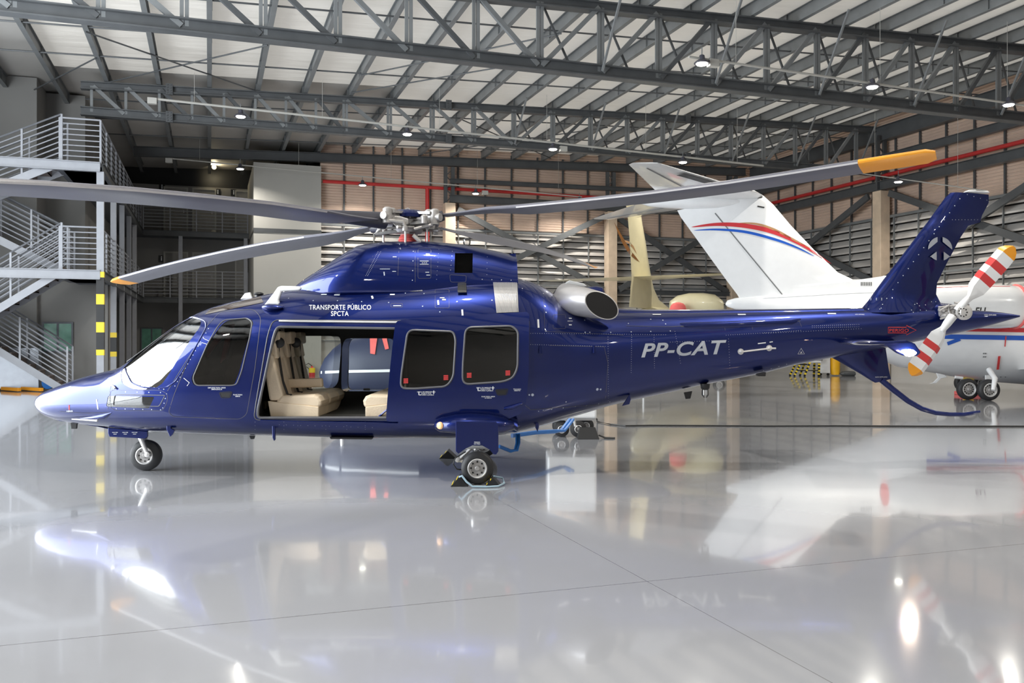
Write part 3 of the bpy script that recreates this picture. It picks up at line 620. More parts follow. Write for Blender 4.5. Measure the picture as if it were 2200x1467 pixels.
# door recess frame around the opening is cut as a shallow step
def shell(d0, d1, pl, Y, y0, y1, xs=XS, m=None):
    a = tmp(body_loft(d1, xs), m); b = tmp(body_loft(d0, xs), m); boolean(a, b, 'DIFFERENCE', False); c = pr(pl, Y, y0, y1, m); boolean(a, c, 'INTERSECT', False); return a
adopt(body, 'fuselage', HC)
for pl, Y, nm, m, y0, y1, lab in ((WS, 9.86, 'windshield', M_BLUEG, 9.0, YH-.04, 'tinted curved windshield, near side'), (WS, 9.86, 'windshield', M_BLUEG, YH+.04, 11.6, 'far side windshield'), (DW, 9.52, 'cockpit_door_window', M_DARKG, 9.0, 10.0, None), (DW, 9.52, 'cockpit_door_window', M_DARKG, 10.5, 11.6, None),
                              (CH, 9.82, 'chin_window', M_DARKG, 9.0, 10.1, None), (FW1, 11.05, 'cabin_window', M_CLEARG, 10.6, 11.6, 'clear far side cabin window'), (FW2, 11.05, 'cabin_window', M_CLEARG, 10.6, 11.6, 'clear far side cabin window')):
    g = shell(-.012, -.004, pl, Y, y0, y1, m=m); adopt(g, nm, HC, label=lab)
# ---------- draping on the skin
def hit(bvh, x, z, y0=5.0):
    r = bvh.ray_cast(Vector((x, y0, z)), Vector((0, 1, 0)))
    return (r[0], r[1]) if r[0] is not None else (None, None)
YG = [9.5]
def side(px, py, bvh, off=.004, Yg=None):
    p = P(px, py, Yg or YG[0])
    y0 = Yg or YG[0]
    for y_ in (y0, y0+.6, y0+.75, y0-.8):
        if hit(bvh, P(px, py, y_).x, P(px, py, y_).z)[0] is not None: p = P(px, py, y_); break
    for _ in range(5):                                # converge on the skin depth at this spot
        h, n = hit(bvh, p.x, p.z)
        if h is None: return P(px, py, y0+.7), Vector((0,-1,0))
        p = P(px, py, h.y)
    if n.y > 0: n = -n
    return h + n*off, n
def ribbon(pts, wd, bvh, off=.003, closed=False, step=14, mb=None):
    mb = mb or MB(); P2 = []
    q = list(pts) + ([pts[0]] if closed else [])
    for a, b in zip(q, q[1:]):
        n = max(1, int(math.hypot(b[0]-a[0], b[1]-a[1])/step))
        for k in range(n): P2.append((a[0]+(b[0]-a[0])*k/n, a[1]+(b[1]-a[1])*k/n))
    P2.append(q[-1]); pos = [side(x, y, bvh, off) for x, y in P2]; L = []; R_ = []
    for i, (p, n) in enumerate(pos):
        t = (pos[min(i+1, len(pos)-1)][0]-pos[max(i-1, 0)][0])
        if closed and i in (0, len(pos)-1): t = pos[1][0]-pos[-2][0]
        s = n.cross(t).normalized()*wd/2; L.append(p+s); R_.append(p-s)
    mb.add(L+R_, [(i, i+1, i+1+len(L), i+len(L)) for i in range(len(L)-1)]); return mb
def bead(pts, r, bvh, name, m, parent, closed=True, off=.0, step=8):
    q = list(pts) + ([pts[0]] if closed else []); P2 = []
    for a, b in zip(q, q[1:]):
        n = max(1, int(math.hypot(b[0]-a[0], b[1]-a[1])/step))
        for k in range(n): P2.append((a[0]+(b[0]-a[0])*k/n, a[1]+(b[1]-a[1])*k/n))
    P2.append(q[-1]); return obj(name, MB().tube([side(x, y, bvh, off)[0] for x, y in P2], r, 8), m, parent, smooth=True)
def drape_text(mb, txt, px, py, hpx, bvh, bold=0, shear=0, sx=1.0, rot=0, off=.004):
    cr, sr = math.cos(R(rot)), math.sin(R(rot))
    text_into(mb, txt, hpx/.72, lambda x, y: side(px+x*cr+y*sr, py-y*cr+x*sr, bvh, off)[0], bold*hpx, shear, sx)
    return mb
def fine(poly, n=8):                                   # subdivide polygon outline as a fan grid -> draped patch
    return poly
def patch(quad, bvh, off, nx=8, ny=6, mb=None):       # quad: TL, TR, BR, BL in photo pixels
    mb = mb or MB(); vs = []
    for j in range(ny+1):
        for i in range(nx+1):
            a, b = i/nx, j/ny; x = (quad[0][0]*(1-a)+quad[1][0]*a)*(1-b)+(quad[3][0]*(1-a)+quad[2][0]*a)*b; y = (quad[0][1]*(1-a)+quad[1][1]*a)*(1-b)+(quad[3][1]*(1-a)+quad[2][1]*a)*b
            vs.append(side(x, y, bvh, off)[0])
    mb.add(vs, [(j*(nx+1)+i, j*(nx+1)+i+1, (j+1)*(nx+1)+i+1, (j+1)*(nx+1)+i) for j in range(ny) for i in range(nx)]); return mb
# frames round the glass
for pl, nm in ((WS[:], 'windshield_frame'),): 
    seg = [p for p in pl if not (p[1] < 790 and p[0] < 400)]
    bead([(268,794)]+[p for p in WS if p[1] > 790 or p[0] > 400], .008, BVHF, nm, M_BLUE, HC, closed=False)
bead(DW, .007, BVHF, 'door_window_seal', M_SEAL, HC)
bead(CH, .005, BVHF, 'chin_window_frame', M_SEAL, HC)
bead(OPEN_I[:], .014, BVHF, 'door_opening_seal', M_SEAL, HC, off=.002)
bead(OPEN_O[:], .006, BVHF, 'door_opening_frame', M_SEAL, HC, off=.001)
bead([(600,690),(880,693)], .011, BVHF, 'door_rail', M_METAL, HC, closed=False, off=.008)
bead([(560,902),(800,907),(855,908)], .009, BVHF, 'lower_door_rail', M_BLUE, HC, closed=False, off=.01)
# recess cheeks: brown-black inner jamb seen at the left of the opening
# ---------- panel lines, rivets, stencils on the skin
pl_ = MB()
for L in ([(237,838),(345,838),(360,846),(360,862),(350,882),(250,882),(237,876)],):
    ribbon(rounded(L, 8), .004, BVHF, closed=True, mb=pl_)
ribbon(rounded([(472,670),(545,664),(561,682),(548,790),(530,890),(516,900),(372,895),(362,886),(374,848),(400,785),(440,706)], 10), .005, BVHF, closed=True, mb=pl_)
ribbon([(248,798),(240,815),(234,860),(231,890),(237,917)], .004, BVHF, mb=pl_)
ribbon([(128,884),(180,887),(238,886)], .004, BVHF, mb=pl_)
ribbon([(375,928),(700,934),(960,936)], .003, BVHF, mb=pl_)
ribbon([(1137,690),(1135,800),(1128,870),(1140,880),(1300,868)], .005, BVHF, mb=pl_)
ribbon([(1300,868),(1306,780),(1298,745),(1180,742)], .004, BVHF, mb=pl_)
ribbon([(1168,632),(1170,712),(1340,720)], .003, BVHF, mb=pl_)
ribbon([(1462,702),(1720,690)], .004, BVHF, mb=pl_); ribbon([(1345,700),(1440,702),(1470,700)], .004, BVHF, mb=pl_)
ribbon([(360,840),(440,712),(450,690)], .005, BVHF, mb=pl_)
ribbon([(1555,694),(1558,710)], .003, BVHF, mb=pl_); ribbon([(1614,692),(1617,708)], .003, BVHF, mb=pl_); ribbon([(1716,688),(1722,702)], .003, BVHF, mb=pl_)
for x0, y0, x1, y1 in ((868,592,900,611),(935,622,965,662),(840,652,865,660),(1188,676,1215,706)):
    ribbon(rounded([(x0,y0),(x1,y0),(x1,y1),(x0,y1)], 3), .003, BVHF, closed=True, mb=pl_)
obj('panel_seam', pl_, M_SEAL, HC)
rv = MB()
def dot(px, py, r=.006, bvh=BVHF, mb=rv):
    p, n = side(px, py, bvh, .0025)
    if n.y > -.05: return
    x = n.cross(Vector((0,0,1))).normalized()*r; z = n.cross(x).normalized()*r
    mb.add([p+x*math.cos(a*math.pi/4)+z*math.sin(a*math.pi/4) for a in range(8)], [tuple(range(8))])
def dots(a, b, n, r=.004, bvh=BVHF, mb=rv):
    for k in range(n): dot(a[0]+(b[0]-a[0])*k/max(1, n-1), a[1]+(b[1]-a[1])*k/max(1, n-1), r, bvh, mb)
for x, y in ((620,641),(673,646),(725,646),(777,648),(835,650),(908,658),(945,670),(982,648),(871,630),(911,631),(1057,645),(1122,620),(1167,631),(1173,671),(1256,688),(1173,711),(1257,714),(1267,714),(1312,714),(1356,713),(1398,712),(1440,711),(1350,695),(1398,686),(1424,688),(1430,696),(1216,863)): dot(x, y, .007)
for i, (x, y) in enumerate(((1157,883),(1167,881),(1185,879),(1210,876),(1236,873),(1260,871),(1286,867),(1310,863),(1334,859))): dot(x, y, .006)
dots((250,878), (345,880), 6, .006); dots((350,876), (358,846), 4, .006); dots((270,842),(345,843),4,.006); dots((290,826),(352,836),7,.006); dots((376,829),(448,706),14,.005)
dots((1140,716),(1430,719),60,.003); dots((1140,740),(1300,744),34,.003); dots((1306,724),(1307,860),28,.003); dots((1357,720),(1356,800),18,.003); dots((1405,720),(1406,790),16,.003); dots((1450,712),(1462,780),14,.003)
dots((1560,720),(1720,710),34,.003); dots((1440,735),(1560,731),24,.003); dots((1565,728),(1568,790),12,.003); dots((1745,700),(1845,697),24,.003); dots((1745,704),(1845,702),24,.003); dots((1640,716),(1850,706),40,.003)
for X in (548, 610, 640, 700, 745, 785): dots((X,906),(X,922),3,.003)
dots((600,912),(800,918),14,.003)
dots((1690,782),(1640,796),4,.006)
obj('skin_rivets', rv, M_RIVET, HC)
dc = MB(); dc.use(M_DECAL)
drape_text(dc, 'TRANSPORTE PÚBLICO', 731, 661, 10.5, BVHF, .012, 0, .82); drape_text(dc, 'SPCTA', 730, 674.5, 10.5, BVHF, .012, 0, .84)
obj('operator_lettering', dc, M_DECAL, HC)
dc = MB(); drape_text(dc, 'PP-CAT', 1463, 751, 29, BVHF, .035, .28, 1.24, -2.5); obj('registration_lettering', dc, M_SILVERD, HC)
dc = MB()
def stencil(px, py, txts, h=3.2, bvh=BVHF, mb=None, gap=4.6):
    for i, t in enumerate(txts): drape_text(mb if mb is not None else dc, t, px, py+i*gap, h, bvh, .01)
stencil(466, 833, ['EMPURRE PARA ABRIR', 'EMERGENCIA'], 2.6, gap=3.4); stencil(511, 848, ['PUXE PARA', 'ABRIR'], 2.6, gap=3.4)
for x0, y0, x1, y1, r_ in ((659,624,675,624,.012),(690,633,702,633,.02),(718,634,730,634,.02),(799,636,801,642,.02),(838,633,848,633,.02),(845,657,862,657,.01),(815,578,838,578,.012),(1402,676,1420,676,.02),(1585,676,1602,676,.02),(1778,674,1796,674,.02),(945,640,955,640,.012),(941,645,942,655,.02),(950,644,958,644,.018),(1156,686,1157,704,.02),(1219,690,1230,690,.006),(1628,738,1645,736,.012),(1653,735,1660,734,.01),(1222,684,1228,684,.012),(1222,698,1228,698,.012),(1640,718,1790,714,.0),(993,665,994,680,.02)):
    if r_: ribbon([(x0,y0),(x1,y1)], r_, BVHF, .004, mb=dc)
ribbon([(208,858),(211,879)], .014, BVHF, .005, mb=dc)
ribbon([(1721,748),(1728,760),(1714,760)], .006, BVHF, .004, closed=True, mb=dc); stencil(1721, 757, ['A'], 5)
ribbon([(395,812),(407,822),(402,829)], .006, BVHF, .004, mb=dc)
ribbon([(437,727),(450,733)], .004, BVHF, .004, mb=dc); ribbon([(434,736),(446,740)], .004, BVHF, .004, mb=dc)
obj('white_stencils', dc, M_DECAL, HC)
dc = MB(); ribbon([(149,870),(149,880)], .014, BVHF, .004, mb=dc); obj('red_marking', dc, M_RED, HC)
dc = MB(); stencil(150, 883, ['ABRIR'], 3.5, mb=dc); obj('nose_stencil', dc, M_DECAL, HC)
dc = MB(); ribbon([(1908,703),(1947,703),(1947,699),(1968,709),(1947,719),(1947,715),(1908,715)], .009, BVHF, .004, closed=True, mb=dc); drape_text(dc, 'PERIGO', 1931, 710, 6.5, BVHF, .03, 0, 1.3)
obj('danger_arrow', dc, M_RED, HC, label='red danger arrow with lettering')
# handle rail on the boom
mb = MB(); a = side(1591, 755, BVHF, .035)[0]; b = side(1652, 747.5, BVHF, .035)[0]; c = side(1664, 747.5, BVHF, .035)[0]
mb.tube([a, b, c], .010, 8)
for px, py in ((1591,755),(1652,747.5)):
    p, n = side(px, py, BVHF, 0); mb.lathe(p, n, [(0,.034),(.012,.034),(.013,.022),(.03,.018),(.045,.012)], 18)
obj('boom_handle', mb, M_METAL, HC, smooth=True)
for px, py in ((1144,848),(1283,836)):
    mb = MB()
    for dx, r_ in ((-7,.009),(0,.015)) if px < 1200 else ((0,.015),(7,.010)):
        p, n = side(px+dx, py, BVHF, 0); mb.lathe(p, n, [(0, r_), (.006, r_)], 14)
    obj('static_port', mb, M_RIVET, HC)
for px, py in ((1160,752),(1275,752)):
    p, n = side(px, py, BVHF, .012); obj('latch', MB().tube([p+Vector((0,0,.045)), p-Vector((0,0,.035))], [.012,.02], 8), M_BLUE, HC, smooth=True)
# door handle of the cockpit door, nose latch
def handle(px, py, w_, bvh, parent, nm='door_handle'):
    mb = ribbon(rounded([(px-w_/2, py-5),(px+w_/2, py-7),(px+w_/2-4, py+6),(px-w_/2+5, py+7)], 4), .007, bvh, .006, closed=True); mb.cur = 0
    patch([(px-w_/2+2, py-4),(px+w_/2-2,py-5),(px+w_/2-6,py+5),(px-w_/2+5,py+5)], bvh, .003, 3, 2, mb)
    return obj(nm, mb, M_BLACK, parent)
handle(485, 848, 28, BVHF, HC)
obj('nose_latch', MB().tube([side(243,828,BVHF,.02)[0], side(250,835,BVHF,.02)[0]], .012, 8), M_METAL, HC)
# nose side lamp bulge and temperature probe
mb = MB(); a, b = side(158, 896, BVHF, .03)[0], side(215, 897, BVHF, .05)[0]; mb.tube([a, b], [.006, .012], 8); obj('pitot_probe', mb, M_METAL, HC)
mb = MB(); mb.tube([side(x, y, BVHF, .0)[0] for x, y in ((172,899),(200,898),(225,894),(240,886))], [.004,.03,.035,.004], 10); obj('probe_fairing', mb, M_BLUE, HC, smooth=True)
# ---------- upper cowling ("doghouse")
DT = [(636,617),(660,599),(700,574),(725,557),(750,541),(775,530),(800,525),(830,521.5),(880,520),(930,521),(1000,528),(1060,540),(1095,548),(1104,552)]
mb = MB(); st = []
for i, x in enumerate([637,640,648,660,680,700,725,750,775,800,830,880,930,1000,1060,1090,1102]):
    zt = P(x, smooth_tab(DT, x), YH).z; f = min(1, (x-630)/140); zb = 2.0
    st.append((P(x,0,YH).x, zt, zb, .18+.36*math.sin(f*math.pi/2), .25, 3.2 if x > 760 else 2.4, 8, YH))
rs = superloft(st, 48)
for r_, s_ in zip(rs, st):                              # sides lean in towards the top
    for p in r_:
        f = max(0, (p.z-2.1)/(1.1)); p.y = YH+(p.y-YH)*(1-.32*f)
last = [p.copy() for p in rs[-1]]
for p in last: p.x += .055*(3.0-p.z)/1.0+.01
rs.append(last)
rs[0] = [Vector((rs[0][0].x, YH+(p.y-YH)*.6, p.z)) for p in rs[0]]
mb.rings(rs); dog = tmp(mb, M_BLUE)
for (x0, y0, x1, y1) in ((978,544,1016,588),):
    c = pr([(x0,y0),(x1,y0),(x1,y1),(x0,y1)], 9.85, 9.4, 9.98, M_CAVITY); boolean(dog, c, 'DIFFERENCE', False)
BVHD = BVHTree.FromPolygons([v.co.copy() for v in dog.data.vertices], [tuple(p.vertices) for p in dog.data.polygons])
adopt(dog, 'engine_cowling', HC)
mb = MB(); c1, c2 = P(1104,550,YH), P(1109,549,YH)
mb.use(M_BLUE); mb.rings([[Vector((P(x,0,YH).x, YH+s_*w_, P(x, yy,YH).z)) for s_, yy in ((-1,558),(-.9,550),(0,547.5),(.9,550),(1,558),(.9,556),(0,552),(-.9,556))] for x, w_ in ((1094,.27),(1104,.31),(1108,.33))])
obj('cowling_lip', mb, M_BLUE, HC)
pm = MB()
for L in ([(898,535),(926,535),(926,598),(898,598)], [(966,590),(1002,592),(1001,606),(968,606)]): ribbon(rounded(L, 4), .003, BVHD, closed=True, mb=pm)
for a, b in (((857,540),(855,592)),((892,523),(892,606)),((812,530),(800,552))): ribbon([a, b], .003, BVHD, mb=pm)
obj('cowling_seam', pm, M_SEAL, HC)
rm = MB()
dots((888,540),(886,602),4,.006,BVHD,rm); dots((943,536),(938,600),8,.003,BVHD,rm); dots((972,540),(968,580),5,.004,BVHD,rm); dots((818,541),(790,592),18,.003,BVHD,rm); dots((812,541),(786,592),18,.003,BVHD,rm); dots((1047,552),(1046,590),4,.003,BVHD,rm)
dots((1036,600),(1098,602),4,.005,BVHD,rm)
ribbon([(858,524),(861,536),(857,533)], .006, BVHD, .004, mb=rm); ribbon([(902,561),(921,561)], .006, BVHD, .004, mb=rm); ribbon([(902,568),(921,568)], .006, BVHD, .004, mb=rm); drape_text(rm, 'XXX', 912, 565, 4, BVHD)
for x, y in ((848,552),(847,583),(919,546),(918,585),(920,591)): ribbon([(x-4,y),(x+4,y)], .008, BVHD, .004, mb=rm)
ribbon([(816,578),(838,578)], .006, BVHD, .004, mb=rm); ribbon([(825,584),(826,592)], .012, BVHD, .004, mb=rm)
obj('cowling_rivets', rm, M_RIVET, HC)
obj('inlet_scoop', patch([(984,612),(1002,612),(1003,632),(984,632)], BVHF, .03, 4, 4).use(M_BLACK), M_BLACK, HC)
def grille(quad, n, nm, off, along='x'):
    mb = MB()
    for i in range(n):
        a, b = i/n, (i+.55)/n
        L = lambda t, e: (quad[0][0]*(1-t)+quad[1][0]*t, quad[0][1]*(1-t)+quad[1][1]*t) if e == 0 else (quad[3][0]*(1-t)+quad[2][0]*t, quad[3][1]*(1-t)+quad[2][1]*t)
        patch([L(a,0), L(b,0), L(b,1), L(a,1)], BVHF, off, 1, 10, mb)
    g = obj(nm, mb, M_STEEL, HC); obj('grille_backing', patch(quad, BVHF, off-.006, 6, 10), M_GSTEEL2, g); return g
grille([(1059,606),(1111,608),(1114,671),(1067,673)], 18, 'exhaust_grille', .02)
grille([(875,611),(907,611),(908,626),(874,627)], 16, 'vent_grille', .008)
# exhaust duct
mc = P(1293, 657, 9.62); n = Vector((.62, -.70, .34)).normalized(); x_ = n.cross(Vector((0,0,1))).normalized(); y_ = x_.cross(n)
def ell(c, rx, ry, nn, rot=0, N=36):
    xx = nn.cross(Vector((0,0,1))).normalized(); yy = xx.cross(nn)
    return [c + xx*rx*math.cos(2*math.pi*k/N) + yy*ry*math.sin(2*math.pi*k/N) for k in range(N)]
def ell2(px, py, rx, ry, rot, Y, N=40, tilt=0):      # ellipse lying in a slanted plane: y grows to the right
    o_ = []
    for k in range(N):
        t = 2*math.pi*k/N; a, b = rx*math.cos(t), ry*math.sin(t); c, s = math.cos(R(rot)), math.sin(R(rot))
        dx, dy = a*c - b*s, a*s + b*c; q = P(px+dx, py+dy, Y); q.y = Y + dx/F*Y*tilt; o_.append(q)
    return o_
rs = [ell2(1208, 640, 20, 34, 20, 9.95), ell2(1232, 645, 30, 33, 24, 9.85, tilt=.3), ell2(1262, 650, 36, 31, 27, 9.72, tilt=.5), ell2(1293, 656, 42, 27, 27, 9.62, tilt=.7)]
ex = obj('exhaust_duct', MB().rings(rs, cap=False), M_STEEL, HC, smooth=True)
inn = [ell2(1293, 656, 42, 27, 27, 9.62, tilt=.7), ell2(1293, 656, 39.5, 25, 27, 9.615, tilt=.7), ell2(1262, 650, 33, 26, 27, 9.74, tilt=.5), ell2(1225, 643, 22, 24, 24, 9.9, tilt=.3)]
obj('exhaust_mouth', MB().rings(inn[1:], cap=True), M_CAVITY, ex, smooth=True); obj('exhaust_rim', MB().rings(inn[:2], cap=False), M_METAL, ex)
obj('duct_edge', MB().tube([side(x, y, BVHF, .012)[0] for x, y in ((1198,628),(1215,645),(1235,665),(1258,682))], .008, 6), M_DECAL, ex)
ex2 = [[Vector((p.x, 2*YH-p.y, p.z)) for p in r_] for r_ in rs]; e2 = obj('exhaust_duct', MB().rings(ex2, cap=False), M_STEEL, HC, smooth=True)
e3 = [[Vector((p.x, 2*YH-p.y, p.z)) for p in r_] for r_ in inn[1:]]; obj('exhaust_mouth', MB().rings(e3, cap=True), M_CAVITY, e2, smooth=True)
# boom top fairing
mb = MB(); st = []
for x, zt, hw in ((1230,652,.10),(1270,661,.22),(1335,665,.24),(1390,667,.20),(1500,667,.15),(1700,665.5,.12),(1850,663,.10)): st.append((P(x,0,YH).x, P(x,zt,YH).z+.01, P(x,zt+30,YH).z, hw, .4, 3, 3, YH))
obj('drive_shaft_cover', MB().rings(superloft(st, 24)), M_BLUE, HC, smooth=True)
mb = MB(); st = []
for x, y, hw in ((1462,702,.01),(1475,701,.06),(1555,699,.07),(1700,693,.06),(1722,692,.01)):
    p, _ = side(x, y, BVHF, 0); st.append([Vector((p.x, p.y+.02-hw*.6*math.cos(a), p.z+.045*math.sin(a))) for a in [2*math.pi*k/12 for k in range(12)]])
obj('side_fairing', MB().rings(st), M_BLUE, HC, smooth=True)
# ---------- antennas
def plate(pl, Y, th, nm, m, parent=HC, bev=.006, **k):
    return obj(nm, MB().prism([(p.x, YH*0+Y-th/2, p.z) for p in poly3(pl, Y)], (0, th, 0)), m, parent, bevel=bev, **k)
plate([(566,658),(574,648),(588,630),(598,616),(606,614),(644,615),(649,619),(644,624),(606,626),(600,645),(604,658)], 9.72, .05, 'bent_antenna', M_WHITE, bev=.015)
mb = MB(); st = []
for x, r_ in ((563,.005),(568,.05),(580,.075),(595,.07),(610,.02)):
    p, _ = side(x, 660, BVHF, 0); st.append([Vector((p.x, p.y-.02-r_*1.1*math.cos(a), p.z+r_*.55*math.sin(a))) for a in [2*math.pi*k/16 for k in range(16)]])
obj('antenna_base', MB().rings(st), M_BLUE, HC, smooth=True)
plate([(517,643),(527,630),(538,628),(543,641)], YH-.1, .04, 'blade_antenna', M_WHITE)
mb = MB(); c = P(556, 634, YH); mb.lathe(c, (0,0,1), [(-.03,.04),(.0,.04),(.01,.06),(.025,.05),(.035,.02)], 16); obj('gps_antenna', mb, M_BLACK, HC, smooth=True)
plate([(1199,628),(1206,618),(1216,606),(1224,602),(1254,609),(1262,615),(1254,617),(1228,613),(1216,628)], 9.95, .045, 'bent_antenna', M_WHITE, bev=.012)
mb = MB(); c = P(1278, 628, YH-.05); mb.lathe(c, (1,0,-.1), [(-.12,.01),(-.1,.05),(0,.075),(.08,.07),(.11,.03)], 16); obj('antenna_pod', mb, M_BLUE, HC, smooth=True)
c = P(1003, 520, YH); obj('beacon_light', MB().lathe(c-Vector((0,0,.06)), (0,0,1), [(.02,.035),(.05,.045),(.09,.045),(.11,.02)], 16), M_LENS, HC, smooth=True)
# under-belly bits
for pl, nm, Y in (([(152,905),(167,905),(165,921),(154,921)], 'belly_antenna', 10.2), ([(1469,843),(1487,840),(1483,856),(1473,857)], 'belly_antenna', 10.2), ([(1336,872),(1352,868),(1355,858),(1353,846),(1340,866)], 'blade_antenna', 9.9), ([(1154,880),(1158,916),(1155,928),(1150,918),(1151,890)], 'blade_antenna', 9.75), ([(360,893),(367,893),(368,920),(376,924),(371,934),(366,938),(359,922)], 'step_bracket', 9.66), ([(536,936),(548,936),(546,943),(539,943)], 'drain', 9.9), ([(585,906),(591,906),(592,944),(589,947),(586,940)], 'step_bracket', 9.55)):
    plate(pl, Y, .03, nm, M_BLACK if nm in ('belly_antenna', 'drain') else M_BLUE, bev=.004)
c = P(1515, 828, 10.1); b_ = obj('belly_beacon_mount', MB().lathe(c, (0,0,-1), [(-.02,.055),(.03,.05),(.05,.035)], 16), M_BLACK, HC, smooth=True)
obj('belly_beacon', MB().lathe(c-Vector((0,0,.05)), (0,0,-1), [(0,.04),(.06,.042),(.09,.02)], 16), M_LENS, b_, smooth=True)
plate([(710,938),(802,939),(800,943),(712,942)], 9.7, .10, 'belly_step', M_BLACK, bev=.003)
plate([(1625,803),(1644,799),(1643,808),(1626,808)], 10.05, .08, 'belly_vent', M_BLACK)
# nose gear bay door and fairing
plate([(233,918),(318,926),(318,938),(312,942),(236,938),(233,930)], 10.02, .03, 'nose_gear_door', M_BLUE)
dc = MB()
for px in (247, 269, 289): text_into(dc, 'NAO PISE', .014, lambda x, y, px=px: P(px, 929, 9.99)+Vector((x, 0, y)), .0004); text_into(dc, 'AQUI', .014, lambda x, y, px=px: P(px, 932.5, 9.99)+Vector((x, 0, y)), .0004)
obj('door_stencil', dc, M_DECAL, HC)
plate([(146,905),(175,908),(234,921),(250,925),(230,918)], 10.1, .06, 'landing_light_fairing', M_BLUE)
def wheel(c, r, wd, parent, rim_r, near=True, holes=8, nm='wheel'):
    c = Vector(c); ax = Vector((0, -1, 0)); T_ = obj(nm, MB().lathe(c, ax, [(-wd/2,rim_r),(-wd/2-.003,rim_r*1.15),(-wd/2+.012,r*.88),(-wd*.30,r*.975),(-wd*.12,r),(wd*.12,r),(wd*.30,r*.975),(wd/2-.012,r*.88),(wd/2+.003,rim_r*1.15),(wd/2,rim_r)], 48, cap=False), M_TYRE, parent, smooth=True)
    obj('rim', MB().lathe(c, ax, [(-wd/2,rim_r*1.02),(-wd*.2,rim_r*.85),(wd*.28,rim_r*.62),(wd*.30,rim_r*.8),(wd/2-.004,rim_r*.86),(wd/2+.004,rim_r*.93),(wd/2,rim_r*1.03)], 48, cap=False), M_METAL, T_, smooth=True)
    mb = MB(); mb.lathe(c, ax, [(wd*.24,.001),(wd*.26,rim_r*.82),(wd*.30,rim_r*.82)], 40)
    obj('wheel_disc', MB().lathe(c, ax, [(wd*.1,rim_r*.9),(wd*.27,rim_r*.85),(wd*.33,rim_r*.55),(wd*.33,rim_r*.3),(wd*.45,rim_r*.26),(wd*.5,rim_r*.18),(wd*.5,.001)], 40), M_CAST, T_, smooth=True)
    mb = MB()
    for k in range(holes):
        a = 2*math.pi*k/holes; mb.lathe(c+Vector((math.cos(a)*rim_r*.66, -wd*.29, math.sin(a)*rim_r*.66)), ax, [(0,rim_r*.10),(.008,rim_r*.10)], 8)
    obj('wheel_bolts', mb, M_BLACK, T_); return T_
nw = P(319, 977, 10.2); wheel((nw.x, 10.14, .178), .178, .13, HC, .098, nm='nose_wheel')
mb = MB(); mb.tube([P(300, 935, 10.05), P(309, 958, 10.03), P(317, 976, 10.02)], [.03,.024,.022], 10); mb.tube([P(311,935,10.2), P(309,950,10.12)], .035, 10); mb.lathe(P(318,976,10.02), (0,-1,0), [(-.02,.035),(.03,.03),(.04,.01)], 14)
obj('nose_gear_leg', mb, M_METAL, HC, smooth=True)
obj('nose_gear_strut', MB().tube([P(312,924,10.2), P(325,926,10.18), P(338,921,10.2)], .018, 8), M_METAL, HC)
